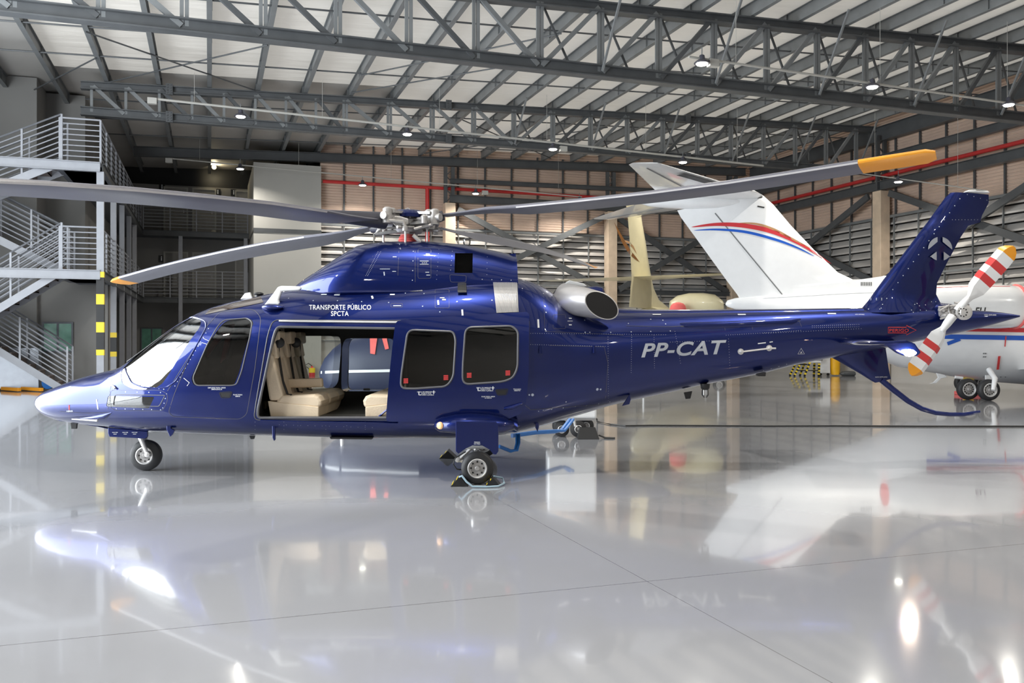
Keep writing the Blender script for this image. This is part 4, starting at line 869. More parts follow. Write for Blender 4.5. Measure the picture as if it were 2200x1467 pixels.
# ---------- main gear, both sides
for sgn, nmn in ((-1, 'near'), (1, 'far')):
    fy = lambda y: YH + sgn*(YH-y) * -1 if False else (y if sgn < 0 else 2*YH-y)
    X0 = P(1026, 0, 9.18).x
    # sponson
    st = []
    for px, zt, zb, y0, y1 in ((933,913,914,9.40,9.42),(936,903,922,9.26,9.5),(945,898,929,9.2,9.6),(975,892,934,9.12,9.75),(1010,890,937,9.10,9.8),(1050,892,938,9.12,9.8),(1080,896,933,9.2,9.75),(1100,901,926,9.32,9.7),(1116,911,914,9.45,9.5)):
        Yp = y0+.1; yc = (y0+y1)/2; hw = (y1-y0)/2; a = P(px, zt, Yp); b = P(px, zb, Yp)
        st.append([Vector((a.x, fy(yc+hw*math.copysign(abs(math.cos(t))**.8, math.cos(t))), (a.z+b.z)/2+(a.z-b.z)/2*math.copysign(abs(math.sin(t))**.8, math.sin(t)))) for t in [2*math.pi*k/24 for k in range(24)]])
    sp = obj('sponson', MB().rings(st), M_BLUE, HC, smooth=True)
    st = []
    for px, zt, h_ in ((938,892,6),(950,884,16),(985,878,24),(1020,877,24),(1055,881,20),(1090,890,12),(1112,903,6)):
        a = P(px, zt, 9.5); st.append([Vector((a.x, fy(9.62-.26*math.cos(t)), a.z-.06+.07*math.sin(t))) for t in [2*math.pi*k/16 for k in range(16)]])
    obj('sponson_fillet', MB().rings(st), M_BLUE, HC, smooth=True)
    a = P(945, 914, 9.2); obj('landing_lamp', MB().lathe((a.x+.005, fy(9.2), a.z), (-.8, sgn*.9, 0), [(0,.04),(.02,.035),(.03,.015)], 16), M_AMBER, sp, smooth=True)
    pl = [(979,905),(1066,906),(1071,914),(1071,970),(1066,977),(1060,976),(1052,966),(1036,957),(1015,957),(1000,964),(985,975),(979,970)]
    q = [P(x, y, 9.02) for x, y in pl]; obj('gear_door', MB().prism([(v.x, fy(9.02), v.z) for v in q], (0, -sgn*.03, 0)), M_BLUE, HC, bevel=.006)
    if sgn < 0:
        dc = MB(); text_into(dc, 'PRESSAO', .014, lambda x, y: P(1025, 950, 9.01)+Vector((x,0,y)), .0004); text_into(dc, 'DO PNEU', .014, lambda x, y: P(1025, 953.5, 9.01)+Vector((x,0,y)), .0004); obj('door_stencil', dc, M_DECAL, HC)
    wheel((X0, fy(9.18), .172), .172, .15, HC, .10, nm='main_wheel')
    Z = lambda px, py, y: (P(px, py, 9.18).x, fy(y), P(px, py, 9.18).z)
    mb = MB(); mb.tube([Z(1020,925,9.33), Z(1018,960,9.3), Z(1024,968,9.28)], [.045,.04,.035], 12); mb.tube([Z(1018,960,9.3), Z(985,990,9.3)], .02, 8); mb.lathe(Z(982,990,9.31), (0,sgn,0), [(-.03,.03),(.03,.03),(.035,.015)], 16); mb.tube([Z(983,990,9.31), Z(1026,1005,9.3)], [.025,.03], 8); mb.tube([Z(1000,962,9.25), Z(1050,962,9.25)], .02, 8)
    obj('main_gear_leg', mb, M_METAL, HC, smooth=True)
    obj('brake_hose', MB().tube([Z(1000,972,9.26), Z(978,985,9.24), Z(973,998,9.24), Z(980,1010,9.26), Z(992,1012,9.28)], .007, 6), M_CABLE, HC)
# ---------- sliding door, pushed open along the side
DP = rounded([(849,690),(880,684),(1137,669),(1136,800),(1130,868),(1120,888),(1080,905),(829,906),(838,800)], 9)
W1 = rounded([(876,708),(974,712),(979,730),(974,810),(960,830),(890,835),(861,834),(862,808)], 16); W2 = rounded([(1000,703),(1100,700),(1113,712),(1112,790),(1102,812),(1080,820),(994,826),(994,790)], 16)
xs_d = [x for x in XS if 700 <= x <= 1263]
dst = [(lambda s: (s[0], s[1], s[2], s[3], s[4], s[5], s[6], s[7]))(station(700 if x < 1200 else x)) for x in xs_d]
def dloft(d):
    mb = MB(); st = []
    base = station(900)
    for x in (800, 900, 1000, 1100, 1180): st.append((P(x,0,YH).x, base[1]+d, base[2]-d, base[3]+d, base[4], base[5], base[6], YH))
    mb.rings(superloft(st, 96)); return mb
def dshell(d0, d1, pl, m):
    a = tmp(dloft(d1), m); b = tmp(dloft(d0), m)
    b.scale = (1.3, 1, 1); bpy.context.view_layer.update(); boolean(a, b, 'DIFFERENCE', False); c = pr(pl, 9.38, 8.8, 9.95, m); boolean(a, c, 'INTERSECT', False); return a
door_o = dshell(.045, .085, DP, M_BLUE)
for w_ in (W1, W2): c = pr(w_, 9.38, 8.8, 9.95, M_BLACK); boolean(door_o, c, 'DIFFERENCE', False)
adopt(door_o, 'sliding_door', HC)
dd = tmp(dloft(.085), M_BLUE); BVHS = BVHTree.FromPolygons([v.co.copy() for v in dd.data.vertices], [tuple(p.vertices) for p in dd.data.polygons]); kill(dd)
for w_ in (W1, W2):
    g = dshell(.060, .068, w_, M_DARKG); adopt(g, 'door_window', door_o)
    bead(w_, .011, BVHS, 'window_seal', M_SEAL, door_o)
dc = MB()
for cx, cy in ((916,842),(1043,833)): stencil(cx, cy, ['SAIDA DE EMERGENCIA', 'PUXE A FITA', 'EMPURRE A JANELA'], 2.5, BVHS, dc, 3.1); ribbon([(cx-16,cy-1),(cx-16,cy+6)], .009, BVHS, mb=dc); ribbon([(cx+16,cy-3),(cx+16,cy+4)], .009, BVHS, mb=dc)
stencil(1049, 852, ['PUXE PARA ABRIR', 'A PORTA'], 2.4, BVHS, dc, 3); stencil(1111, 836, ['TRAVADO', 'ABERTO'], 2.4, BVHS, dc, 3)
obj('white_stencils', dc, M_DECAL, door_o)
dc = MB()
for x, y in ((872,818),(958,811),(1008,806),(1091,801)): 
    for k in range(4): ribbon([(x-5,y-4+k*2.8),(x+5,y-4.4+k*2.8)], .009, BVHS, .002, mb=dc)
obj('red_stencils', dc, M_RED, door_o)
handle(1078, 842, 28, BVHS, door_o)
obj('door_step_bracket', MB().tube([side(1083,877,BVHS,.02)[0], side(1100,874,BVHS,.03)[0], side(1122,866,BVHS,.01)[0]], [.012,.022,.012], 8), M_BLUE, door_o, smooth=True)
obj('inner_brace', MB().bar(P(812, 897, 9.6), P(832, 880, 9.55), .04, .012), M_BLUE, door_o)
# ---------- cabin: seats
def seat(yc, px0, face, nm='passenger_seat'):
    s = 1 if face > 0 else -1; Q = lambda px, py: (P(px0+s*px, py, 9.55).x, P(0, py, 9.55).z); hw = .235
    def solid(pl, y0, y1, name, m=M_LEATHER, bev=.03, par=None):
        return obj(name, MB().prism([(Q(x,y)[0], y0, Q(x,y)[1]) for x, y in pl], (0, y1-y0, 0)), m, par, bevel=bev, smooth=False)
    base = obj(nm, MB().prism([(Q(x,y)[0], yc-hw, Q(x,y)[1]) for x, y in [(12,862),(122,875),(122,896),(18,896)]], (0, 2*hw, 0)), M_LEATHER, HC, bevel=.008)
    solid([(30,862),(40,850),(112,848),(122,852),(128,862),(126,876),(116,878),(30,870)], yc-hw+.01, yc+hw-.01, 'cushion', par=base)
    solid([(6,760),(14,755),(22,765),(44,850),(42,862),(14,862),(4,800)], yc-hw+.02, yc+hw-.02, 'backrest', par=base)
    solid([(14,712),(32,710),(34,738),(18,740),(12,730)], yc-.13, yc+.13, 'headrest', par=base, bev=.02)
    solid([(10,730),(24,735),(30,770),(14,772)], yc-.15, yc+.15, 'upper_back', par=base, bev=.02)
    obj('seat_belt', MB().tube([(Q(24,722)[0], yc-.02, Q(24,722)[1]), (Q(26,760)[0], yc-.05, Q(26,760)[1]), (Q(38,820)[0], yc-.1, Q(38,820)[1]), (Q(50,852)[0], yc-.13, Q(50,849)[1]), (Q(62,860)[0], yc-.2, Q(62,850)[1])], .013, 6), M_CABLE, base)
    return base
for yc in (9.84, 10.33, 10.82): seat(yc, 560, 1)
for yc in (9.84, 10.33, 10.82): seat(yc, 905, -1)
for yc in (9.93, 10.57):                                # two pilot seats
    Q = lambda px, py: P(px, py, 9.7)
    b_ = obj('pilot_seat', MB().prism([(Q(x,y).x, yc-.22, Q(x,y).z) for x, y in [(450,868),(520,872),(520,896),(455,896)]], (0,.44,0)), M_LEATHER, HC, bevel=.02)
    obj('backrest', MB().prism([(Q(x,y).x, yc-.2, Q(x,y).z) for x, y in [(505,872),(525,872),(550,730),(536,728)]], (0,.4,0)), M_INT, b_, bevel=.02)
obj('armrest', MB().prism([(P(x,y,10.0).x, 10.02, P(x,y,10.0).z) for x, y in [(610,815),(690,812),(692,832),(612,834)]], (0,.09,0)), M_LEATHER, HC, bevel=.02)
obj('headset', MB().lathe(P(600,736,9.75), (.2,-1,0), [(-.02,.055),(.02,.06),(.04,.03)], 20).tube([P(600,722,9.78), P(604,712,9.85), P(598,706,9.9)], .01, 6), M_BLACK, HC, smooth=True)
obj('headset', MB().lathe(P(636,736,10.4), (.2,-1,0), [(-.02,.055),(.02,.06),(.04,.03)], 20), M_BLACK, HC, smooth=True)
obj('instrument_panel', MB().prism([(P(x,y,9.9).x, 9.75, P(x,y,9.9).z) for x, y in [(395,845),(360,830),(380,806),(420,800),(432,812),(425,850)]], (0, 1.0, 0)), M_INT, HC, bevel=.01)
obj('cyclic_stick', MB().tube([P(455,880,9.9), P(450,840,9.9), P(446,820,9.9)], .012, 6), M_INT, HC)
obj('ceiling_console', MB().prism([(P(x,y,9.9).x, 9.95, P(x,y,9.9).z) for x, y in [(485,700),(500,690),(480,770),(470,780)]], (0, .08, 0)), M_RED, HC)
for px, py, w_, h_ in ((745,842,18,10),(788,838,14,8)): obj('door_pull', MB().prism([(P(px+a*w_/2,py+b*h_/2,11.0).x, 10.99, P(px+a*w_/2,py+b*h_/2,11.0).z) for a, b in ((-1,-1),(1,-1),(1,1),(-1,1))], (0,.012,0)), M_GSTEEL2, HC, bevel=.004)
rg = patch([(452,664),(560,637),(566,650),(440,676)], BVHF, .004, 10, 4); obj('roof_window', rg, mat('brown_roof_glass', (.05,.035,.03), .08, coat=1), HC, smooth=True, label='brown tinted cockpit roof window')
# wiper
obj('wiper', MB().tube([P(273,777,9.9), P(282,771,9.88), P(352,719,9.93)], .008, 6).bar(P(340,732,9.93), P(366,712,10.0), .02, .02), M_BLACK, HC)
# ---------- tail fin and stabilisers
def airfoil(polyTB, Y, nm, parent=HC, m=M_BLUE, t=.12, n=10):
    """polyTB: list of (leading px, leading py, trailing px, trailing py); thick in Y"""
    rs = []
    prof = [(0,0),(.04,.5),(.12,.85),(.3,1),(.6,.7),(.85,.3),(1,.03)]
    for lx, ly, tx, ty, th in polyTB:
        A = P(lx, ly, Y); B = P(tx, ty, Y); r_ = []
        for s, k in prof: q = A.lerp(B, s); r_.append(Vector((q.x, Y-th*k/2, q.z)))
        for s, k in prof[::-1][1:-1] : q = A.lerp(B, s); r_.append(Vector((q.x, Y+th*k/2, q.z)))
        rs.append(r_)
    return obj(nm, MB().rings(rs), m, parent, smooth=True)
fin = airfoil([(1840,672,2052,672,.30),(1850,664,2040,657,.26),(1866,645,2020,650,.20),(1880,625,2011,632,.17),(1900,598,2013,608,.16),(1931,558,2031,571,.15),(1968,509,2064,509,.14),(1990,480,2080,485,.13),(1992,478,2105,478,.12),(2005,460,2110,462,.12),(2030,425,2124,436,.11),(2042,414,2124,418,.11)], YH, 'tail_fin')
plate([(2070,414),(2078,409),(2092,409),(2098,413),(2104,411),(2118,411),(2123,415)], YH, .09, 'fin_tip_antenna', M_WHITE)
BVHT = BVHTree.FromPolygons([v.co+ORG[HC.name] for v in fin.data.vertices], [tuple(p.vertices) for p in fin.data.polygons])
rm = MB(); dots((2062,427),(1918,622),14,.006,BVHT,rm); dots((2078,418),(2120,430),4,.005,BVHT,rm); dots((2046,472),(2100,472),9,.004,BVHT,rm)
for x, y in ((1871,641),(1883,641),(1894,641),(1905,641),(1871,644),(1883,644),(1894,644),(1896,654),(1890,664),(1893,662),(1866,664),(1843,685),(1854,685),(1865,685),(1965,654),(1970,652),(1975,657),(1977,666),(1972,671),(1962,671),(1958,666),(1988,655),(1990,667),(1989,681),(2001,648),(2010,648),(2018,655)):
    h = side(x, y, BVHT, .002); (dot(x, y, .006, BVHT, rm) if abs(h[1].y) > .1 and h[0].y < YH-.01 else dot(x, y, .006, BVHF, rm))
obj('fin_rivets', rm, M_RIVET, HC)
# round three-way badge: four grey sectors of a disc
cx, cy, rr = 2017.5, 534.5, 25.7; bd = MB()
for sx in (-1, 1):
    up = [(-5.5,-15),(-5.5,-25.1)] + [(rr*math.cos(R(a)), -rr*math.sin(R(a))) for a in range(108, 181, 8)] + [(-25.4,1.5)]
    lo_ = [(-7.5,6),(-22,17)] + [(rr*math.cos(R(a)), -rr*math.sin(R(a))) for a in range(220, 254, 7)] + [(-7.5,24.5)]
    for pl in (up, lo_):
        mx_, my_ = sum(x for x, y in pl)/len(pl), sum(y for x, y in pl)/len(pl); n_ = len(pl)
        bd.add([side(cx+x*-sx, cy+y, BVHT, .02)[0] for x, y in pl]+[side(cx+mx_*-sx, cy+my_, BVHT, .02)[0]], [(k, (k+1) % n_, n_) for k in range(n_)])
obj('fin_badge', bd, M_SILVERD, HC)
lf = airfoil([(1786,768,1904,735,.12),(1800,775,1903,750,.10),(1850,804,1909,790,.08),(1872,818,1912,806,.06),(1880,822,1914,814,.05)], YH, 'lower_fin')
dc = MB(); BL = BVHTree.FromPolygons([v.co+ORG[HC.name] for v in lf.data.vertices], [tuple(p.vertices) for p in lf.data.polygons]); drape_text(dc, 'NÃO EMPURRE', 1893, 810, 2.6, BL); drape_text(dc, 'NÃO EMPURRE', 2127, 677, 2.6, BVHF); drape_text(dc, 'NÃO EMPURRE', 1847, 676, 2, BVHF); obj('tail_stencil', dc, M_DECAL, HC)
obj('tail_skid', MB().tube([P(x, y, YH) for x, y in ((1893,816),(1920,838),(1950,861),(1980,878),(2010,887),(2040,890),(2070,890),(2090,887),(2105,884))], [.035,.035,.032,.03,.027,.025,.024,.022,.015], 10), M_BLUE, HC, smooth=True)
for sg in (-1, 1):
    fy = (lambda y: y) if sg < 0 else (lambda y: 2*YH-y)
    rs = []
    for Y, lx, tx, th, zz_ in ((10.12,1800,1925,.09,736),(9.6,1815,1940,.07,736),(9.0,1835,1955,.05,737),(8.95,1840,1955,.02,737)):
        A = P(lx, zz_, Y); B = P(tx, zz_, Y); z = P(0, zz_, 9.2).z; r_ = []
        for s, k in ((0,0),(.05,.6),(.3,1),(.7,.6),(1,.05)): r_.append(Vector((A.x+(B.x-A.x)*s, fy(Y), z+th*k/2)))
        for s, k in ((.7,.6),(.3,1),(.05,.6)): r_.append(Vector((A.x+(B.x-A.x)*s, fy(Y), z-th*k/2)))
        rs.append(r_)
    obj('stabiliser', MB().rings(rs), M_BLUE, HC, smooth=True)
    q = [P(x, y, 9.0) for x, y in ((1878,734),(1945,730),(1965,738),(1978,757),(1970,765),(1940,764),(1925,758),(1905,744))]
    ep = obj('stabiliser_tip', MB().prism([(v.x, fy(8.98), v.z) for v in q], (0, -.04*sg, 0)), M_BLUE, HC, bevel=.015)
    c = P(1951, 758, 8.95); obj('navigation_light', MB().lathe((c.x-.05, fy(8.94), c.z), (1,0,0), [(0,.01),(.02,.03),(.06,.038),(.10,.03),(.13,.005)], 14), M_NAV if sg < 0 else M_LENS, ep, smooth=True)
c = P(1951, 758, 8.86); l = bpy.data.lights.new('nav_glow', 'POINT'); l.energy = 2.5; l.color = (1, .62, .40); l.shadow_soft_size = .03
lo = bpy.data.objects.new('nav_glow', l); COL.objects.link(lo); lo.parent = HC; lo.location = c-ORG[HC.name]
# ---------- tail rotor
YT = 9.86
tc_ = P(2047, 668, YT); hub = obj('tail_rotor_hub', MB().lathe(P(2068,671,YT-.1), (0,-1,0), [(-.15,.03),(0,.045),(.01,.085),(.05,.085),(.055,.06),(.07,.055),(.072,.001)], 28), M_METAL, HC, smooth=True)
mb = MB()
for k in range(9):
    a = 2*math.pi*k/9; q = P(2068,671,YT-.165)+Vector((math.cos(a)*.045, -.008, math.sin(a)*.045)); mb.lathe(q, (0,-1,0), [(0,.008),(.004,.008)], 8)
obj('hub_holes', mb, M_BLACK, hub)
mb = MB(); mb.tube([P(2018,672,YT), P(2066,671,YT-.05)], .04, 10)
for q, r_ in (((2024,665),.035),((2034,675),.045),((2040,662),.03),((2046,672),.05),((2028,678),.03),((2055,664),.045),((2050,680),.03),((2064,652),.03)):
    mb.lathe(P(q[0],q[1],YT-.03), (.2,-1,.1), [(-.04,r_*.7),(-.02,r_),(.03,r_),(.05,r_*.5)], 12)
for a, b in (((2016,660),(2060,655)),((2020,685),(2062,672)),((2035,655),(2045,690)),((2050,650),(2082,655)),((2018,668),(2040,655))): mb.tube([P(a[0],a[1],YT-.06), P(b[0],b[1],YT-.09)], .012, 6)
obj('tail_rotor_linkage', mb, M_CAST, HC, smooth=True)
obj('tail_gearbox', MB().lathe(P(2030,672,YH-.1), (0,-1,0), [(-.1,.12),(.1,.10),(.25,.06),(.3,.05)], 20), M_BLUE, HC, smooth=True)
def tblade(root, tip, side_, nm='tail_rotor_blade'):
    A = Vector(root); B = Vector(tip); d = (B-A).normalized(); s_ = Vector((-d.y, d.x)); L = (B-A).length
    stn = [(0,5,5),(.12,6,6),(.22,7,9),(.34,19,19),(.5,22,20),(.8,22,20),(.9,21,19),(.96,14,13),(1.0,5,4)]
    def xy(t, wv): q = A+d*L*t+s_*wv; return P(q.x, q.y, YT-.12)
    cols = [(0,.36,M_WHITE),(.36,.45,M_WHITE),(.45,.545,M_RED),(.545,.645,M_WHITE),(.645,.745,M_RED),(.745,.87,M_WHITE),(.87,1.0,M_ORANGE)]
    if side_: cols = cols
    mb = MB(); ts = sorted(set([c_[0] for c_ in cols]+[c_[1] for c_ in cols]+[s2[0] for s2 in stn]))
    wl = [(s2[0], s2[1]) for s2 in stn]; wr = [(s2[0], s2[2]) for s2 in stn]
    def ring(t):
        a, b = lerp_tab(wl, t), lerp_tab(wr, t); tw = .05*(1-t); 
        L_, R_ = xy(t, -a), xy(t, b); M_ = (L_+R_)/2; th = .022 if t < .3 else .012
        up = Vector((0, -th, 0)); tl = Vector((0, .03, 0)) if t > .3 else Vector((0,0,0))
        return [L_-tl*0+tl, M_.lerp(L_, .5)+up, M_.lerp(R_, .5)+up, R_-tl*.3, M_.lerp(R_, .5)-up*.6, M_.lerp(L_, .5)-up*.6+tl*.5]
    first = True; ob = None
    for a, b, m in cols:
        tt = [t for t in ts if a <= t <= b]; mb.use(m); mb.rings([ring(t) for t in tt], cap=(a == 0 or b == 1.0))
    return obj(nm, mb, M_WHITE, HC, smooth=True)
tblade((2057,668), (2178,530), 1); tblade((2046,680), (1957,805), 0)
for root, e in (((2057,668),(2080,640)),((2046,680),(2022,712))):
    obj('blade_grip', MB().tube([P(root[0],root[1],YT-.1), P((root[0]+e[0])/2,(root[1]+e[1])/2,YT-.12), P(e[0],e[1],YT-.12)], [.05,.045,.03], 12), M_WHITE, HC, smooth=True)
# ---------- main rotor
hubc = P(876, 472, YH)
def rblade(tipv, rootv, stations, nm='main_rotor_blade', tipcap=True, side_dir=1):
    """blade as loft from root to tip; stations: (t, chord, droop, twistdeg)"""
    A = Vector(rootv); B = Vector(tipv); d = (B-A); hd = Vector((d.x, d.y, 0)).normalized(); ch = Vector((-hd.y, hd.x, 0))*side_dir; rs = []
    for t, c_, dz, tw in stations:
        q = A+d*t+Vector((0,0,dz)); cc = ch*math.cos(R(tw)) + Vector((0,0,1))*math.sin(R(tw)); nn = hd.cross(cc).normalized()
        if nn.z < 0: nn = -nn
        prof = [(.25,0),(.22,.06),(.1,.12),(-.15,.10),(-.5,.03),(-.75,.004),(-.5,-.02),(-.15,-.05),(.1,-.06),(.22,-.04)]
        rs.append([q+cc*c_*a+nn*c_*b for a, b in prof])
    return rs
BST = [(0,.16,0,6),(.06,.18,0,10),(.12,.27,0,14),(.2,.34,.02,15),(.35,.34,.05,15),(.5,.34,.06,14),(.65,.34,.06,13),(.8,.34,.045,12),(.9,.34,.025,11),(.95,.34,.015,11)]
def make_blade(tip, root, sd, lab, stn=BST):
    
    b1 = obj('main_rotor_blade', MB().rings(rblade(tip, root, stn, side_dir=sd)), M_BLADE, HC, smooth=True, label=lab)
    tp = MB().rings(rblade(tip, root, stn[-1:]+[(.985,.30,.005,11),(1,.18,0,11)], side_dir=sd)); obj('blade_tip', tp, M_ORANGE, b1, smooth=True)
    rr = rblade(tip, root, stn[3:], side_dir=sd); le = []
    for r_ in rr: le.append([r_[9]*1.0, r_[0], r_[1], r_[2]])
    # bright leading edge strip, lifted off the surface
    mb = MB(); out = []
    for r_ in rr:
        c = sum(r_, Vector())/len(r_); out.append([c+(p-c)*1.004+(p-c).normalized()*.002 for p in (r_[9], r_[0])])
    mb.rings(out, cap=False, closed=False); obj('leading_edge_strip', mb, M_BLADEL, b1, smooth=True)
    return b1
hz = P(0, 470, YH).z
make_blade(Vector((-3.95,5.50,2.50)), P(820,474,YH-.25), 1, 'blade reaching towards the camera at left')
make_blade(P(243,606,13.0), P(795,489,YH+.1), 1, 'blade drooping to the left with orange tip')
make_blade(P(2010,330,7.55), P(950,463,YH-.1), -1, 'blade reaching over the white tail with orange tip', [(0,.14,0,4),(.06,.16,0,4),(.12,.26,0,4),(.2,.33,-.03,8),(.35,.33,-.05,9),(.5,.33,-.06,9),(.65,.33,-.055,9),(.8,.33,-.03,9),(.88,.33,-.015,9)])
make_blade(P(1262,571,14.9), P(950,492,YH+.3), 1, 'blade drooping behind the engine cowling', [(t, c_, dz, tw+10) for t, c_, dz, tw in BST])
# dark cuffs
for a, b, r0, r1 in ((P(700,462,9.6), P(826,474,YH-.22), .06, .10), (P(800,490,YH+.15), P(848,489,YH), .06, .05), (P(930,470,YH-.1), P(952,463,YH-.12), .07, .06)):
    obj('blade_cuff', MB().tube([a, (a+b)/2, b], [r0, (r0+r1)/2, r1], 12), M_BLADED, HC, smooth=True)
# rotor head
hub = obj('rotor_head', MB().lathe(P(876,505,YH), (0,0,1), [(0,.085),(.10,.08),(.12,.13),(.17,.15),(.22,.12),(.27,.10)], 24), M_CAST, HC, smooth=True)
obj('rotor_boot', MB().lathe(P(876,523,YH), (0,0,1), [(0,.12),(.03,.105),(.035,.115),(.06,.095),(.065,.105),(.09,.085),(.1,.085)], 28), M_SALMON, hub, smooth=True)
obj('hub_cap', MB().lathe(P(876,470,YH), (0,0,1), [(0,.22),(.04,.22),(.075,.19),(.09,.16),(.10,.001)], 28), M_BLUE, hub, smooth=True)
obj('lifting_eye', MB().tube([P(876,466,YH-.15)]+[P(876+s*5, y, YH-.15) for s, y in ((-1,455),(-.8,449),(0,447),(.8,449),(1,455))]+[P(881,468,YH-.15)], .006, 6), M_METAL, hub)
mb = MB(); random.seed(3)
arms = [Vector((-3.95,5.5,0)), Vector((P(243,606,13).x,13,0)), Vector((P(2010,330,7.55).x,7.55,0)), Vector((P(1262,571,14.9).x,14.9,0))]
arm_o = []
for i, t in enumerate(arms):
    d = (t-Vector((hubc.x, YH, 0))).normalized(); s_ = Vector((-d.y, d.x, 0)); z0 = 2.86; C_ = Vector((hubc.x, YH, z0)); m2 = MB()
    m2.bar(C_+d*.08, C_+d*.34, .16, .035); m2.bar(C_+d*.08+Vector((0,0,.12)), C_+d*.36+Vector((0,0,.10)), .15, .03)
    m2.tube([C_+d*.15+Vector((0,0,.06)), C_+d*.46+Vector((0,0,.05))], [.055,.045], 12)
    for r_, dd in ((.05,.3),(.055,.38)): m2.lathe(C_+d*dd-Vector((0,0,.03)), (0,0,1), [(0,r_),(.16,r_),(.18,r_*.6)], 14)
    m2.tube([C_+d*.36+s_*.12-Vector((0,0,.08)), C_+d*.1+s_*.16-Vector((0,0,.06))], .018, 8)
    m2.tube([C_+d*.42, C_+d*.3+s_*.16-Vector((0,0,.02)), C_+d*.28+s_*.17-Vector((0,0,.08))], .022, 8)
    m2.lathe(C_+d*.28+s_*.17-Vector((0,0,.12)), (0,0,1), [(0,.03),(.05,.035),(.06,.02)], 12)
    m2.tube([C_+d*.05+Vector((0,0,.06)), C_+d*.33-s_*.14+Vector((0,0,.02))], .02, 8)
    m2.lathe(C_+d*.33-s_*.14-Vector((0,0,.03)), (0,0,1), [(0,.035),(.08,.04),(.1,.02)], 12)
    obj('blade_arm', m2, M_CAST, hub, smooth=True)
for (px, py0, py1, Y) in ((824,492,522,YH-.05),(871,487,520,YH-.25),(918,490,520,YH-.05),(890,500,520,YH+.25)):
    obj('pitch_link', MB().tube([P(px,py0,Y), P(px,py1,Y)], .013, 8).lathe(P(px,py0,Y), (0,-1,0), [(-.015,.022),(.015,.022)], 12), M_METAL, hub, smooth=True)
obj('swashplate', MB().lathe(P(876,501,YH), (0,0,1), [(0,.16),(.035,.18),(.05,.16)], 28).tube([P(806,503,YH-.1), P(845,498,YH-.1), P(880,498,YH-.1)], .022, 8).tube([P(890,492,YH-.2), P(930,482,YH-.2)], .02, 8).tube([P(888,505,YH-.2), P(904,520,YH-.2)], .024, 8).tube([P(806,503,YH-.1), P(820,490,YH-.12), P(850,489,YH-.1)], .014, 8), M_CAST, hub, smooth=True)
q = [P(x,y,YH-.32) for x, y in ((842,463),(862,465),(877,470),(877,480),(872,484),(850,486),(844,480))]; obj('hub_side_plate', MB().prism([(v.x, v.y, v.z) for v in q], (0,.05,0)), M_CAST, hub, bevel=.006)
obj('damper_fork', MB().tube([P(812,459,YH-.2), P(822,458,YH-.2), P(838,458,YH-.2), P(848,460,YH-.2)], [.008,.02,.02,.015], 8).tube([P(832,459,YH-.2), P(836,469,YH-.2)], .025, 8), M_WHITE, hub, smooth=True)
kill(full)
# ================================================================ things on the floor
def wedge(x0, x1, y0, y1, h, nm, label, face=1, m=M_BLACK, stripes=True):
    t = obj(nm, MB().prism([(x0,y0,0),(x1,y0,0),((x0+x1)/2,y0,h)], (0,y1-y0,0)), m, label=label, cat='chock')
    if stripes:
        mb = MB(); a = Vector((x0,y0,0)); b = Vector(((x0+x1)/2,y0,h)); n = Vector((-h,0,(x1-x0)/2)).normalized()*.003
        for f in (.12,.62): p = a.lerp(b,f)+n; q = a.lerp(b,f+.13)+n; mb.add([p, q, q+Vector((0,y1-y0,0)), p+Vector((0,y1-y0,0))], [(0,1,2,3)])
        obj('yellow_stripe', mb, M_YELLOW, t)
    return t
xw = P(1026,0,9.18).x
wedge(xw-.27, xw-.09, 9.0, 9.26, .10, 'wheel_chock', 'black wheel chock with yellow stripes in front of the near main wheel'); wedge(xw+.09, xw+.24, 9.02, 9.24, .09, 'wheel_chock', 'smaller black wheel chock behind the near main wheel')
obj('chock_rope', MB().tube([(xw-.18,9.0,.10),(xw-.15,8.95,.12),(xw-.10,8.93,.06),(xw-.04,8.93,.015),(xw+.10,8.92,.012),(xw+.22,8.95,.014),(xw+.28,9.1,.02),(xw+.26,9.2,.06),(xw+.17,9.12,.09)], .010, 8), M_ROPE, label='pale blue rope joining the two chocks of the near main wheel', cat='rope', smooth=True)
wedge(P(962,0,11.3).x-.10, P(962,0,11.3).x+.12, 11.15, 11.4, .10, 'wheel_chock', 'black wheel chock by the far main wheel')
# ground power cart behind the belly
t = empty('ground_power_cart', P(1240, 918, 13.9), 'white wheeled cart behind the belly with black wheels and blue cables', 'cart'); Y = 13.9
B_ = lambda x0, y0, x1, y1, d0, d1: MB().box((P(x0,0,Y).x, Y+d0, P(0,y1,Y).z), (P(x1,0,Y).x, Y+d1, P(0,y0,Y).z))
obj('cart_body', B_(1175,780,1278,896,-.3,.5), M_WHITE, t, bevel=.03); obj('cart_frame', B_(1185,896,1276,900,-.25,.4), M_METAL, t)
for px, yy in ((1205,-.2),(1205,.4)): 
    c = P(px,0,Y); wheel((c.x, Y+yy, .12), .12, .07, t, .06, nm='cart_wheel')
for px, yy in ((1240,-.25),(1262,.3)):
    c = P(px,0,Y); wheel((c.x, Y+yy, .13), .13, .09, t, .06, nm='cart_wheel')
obj('steering_fork', MB().tube([P(1233,900,Y-.35), P(1236,915,Y-.35), P(1240,916,Y-.35)], .02, 8), M_METAL, t)
c0, c1 = P(1232,0,14.2).x, P(1277,0,14.2).x
cb = obj('wheel_chock', MB().hexa([(c0,13.35,0),(c1,13.35,0),(c1,13.6,0),(c0,13.6,0),(c0+.05,13.5,.17),(c1-.05,13.5,.17),(c1-.05,13.55,.17),(c0+.05,13.55,.17)]), M_BLACK, label='large black rubber chock in front of the white cart', cat='chock', bevel=.01)
obj('chock_chain', MB().tube([(c1,13.5,.05),(c1+.1,13.5,.01),(c1+.24,13.45,.01),(c1+.22,13.4,.01),(c1+.08,13.42,.01)], .014, 6), M_CABLE, label='short black chain lying beside the large rubber chock', cat='chain')
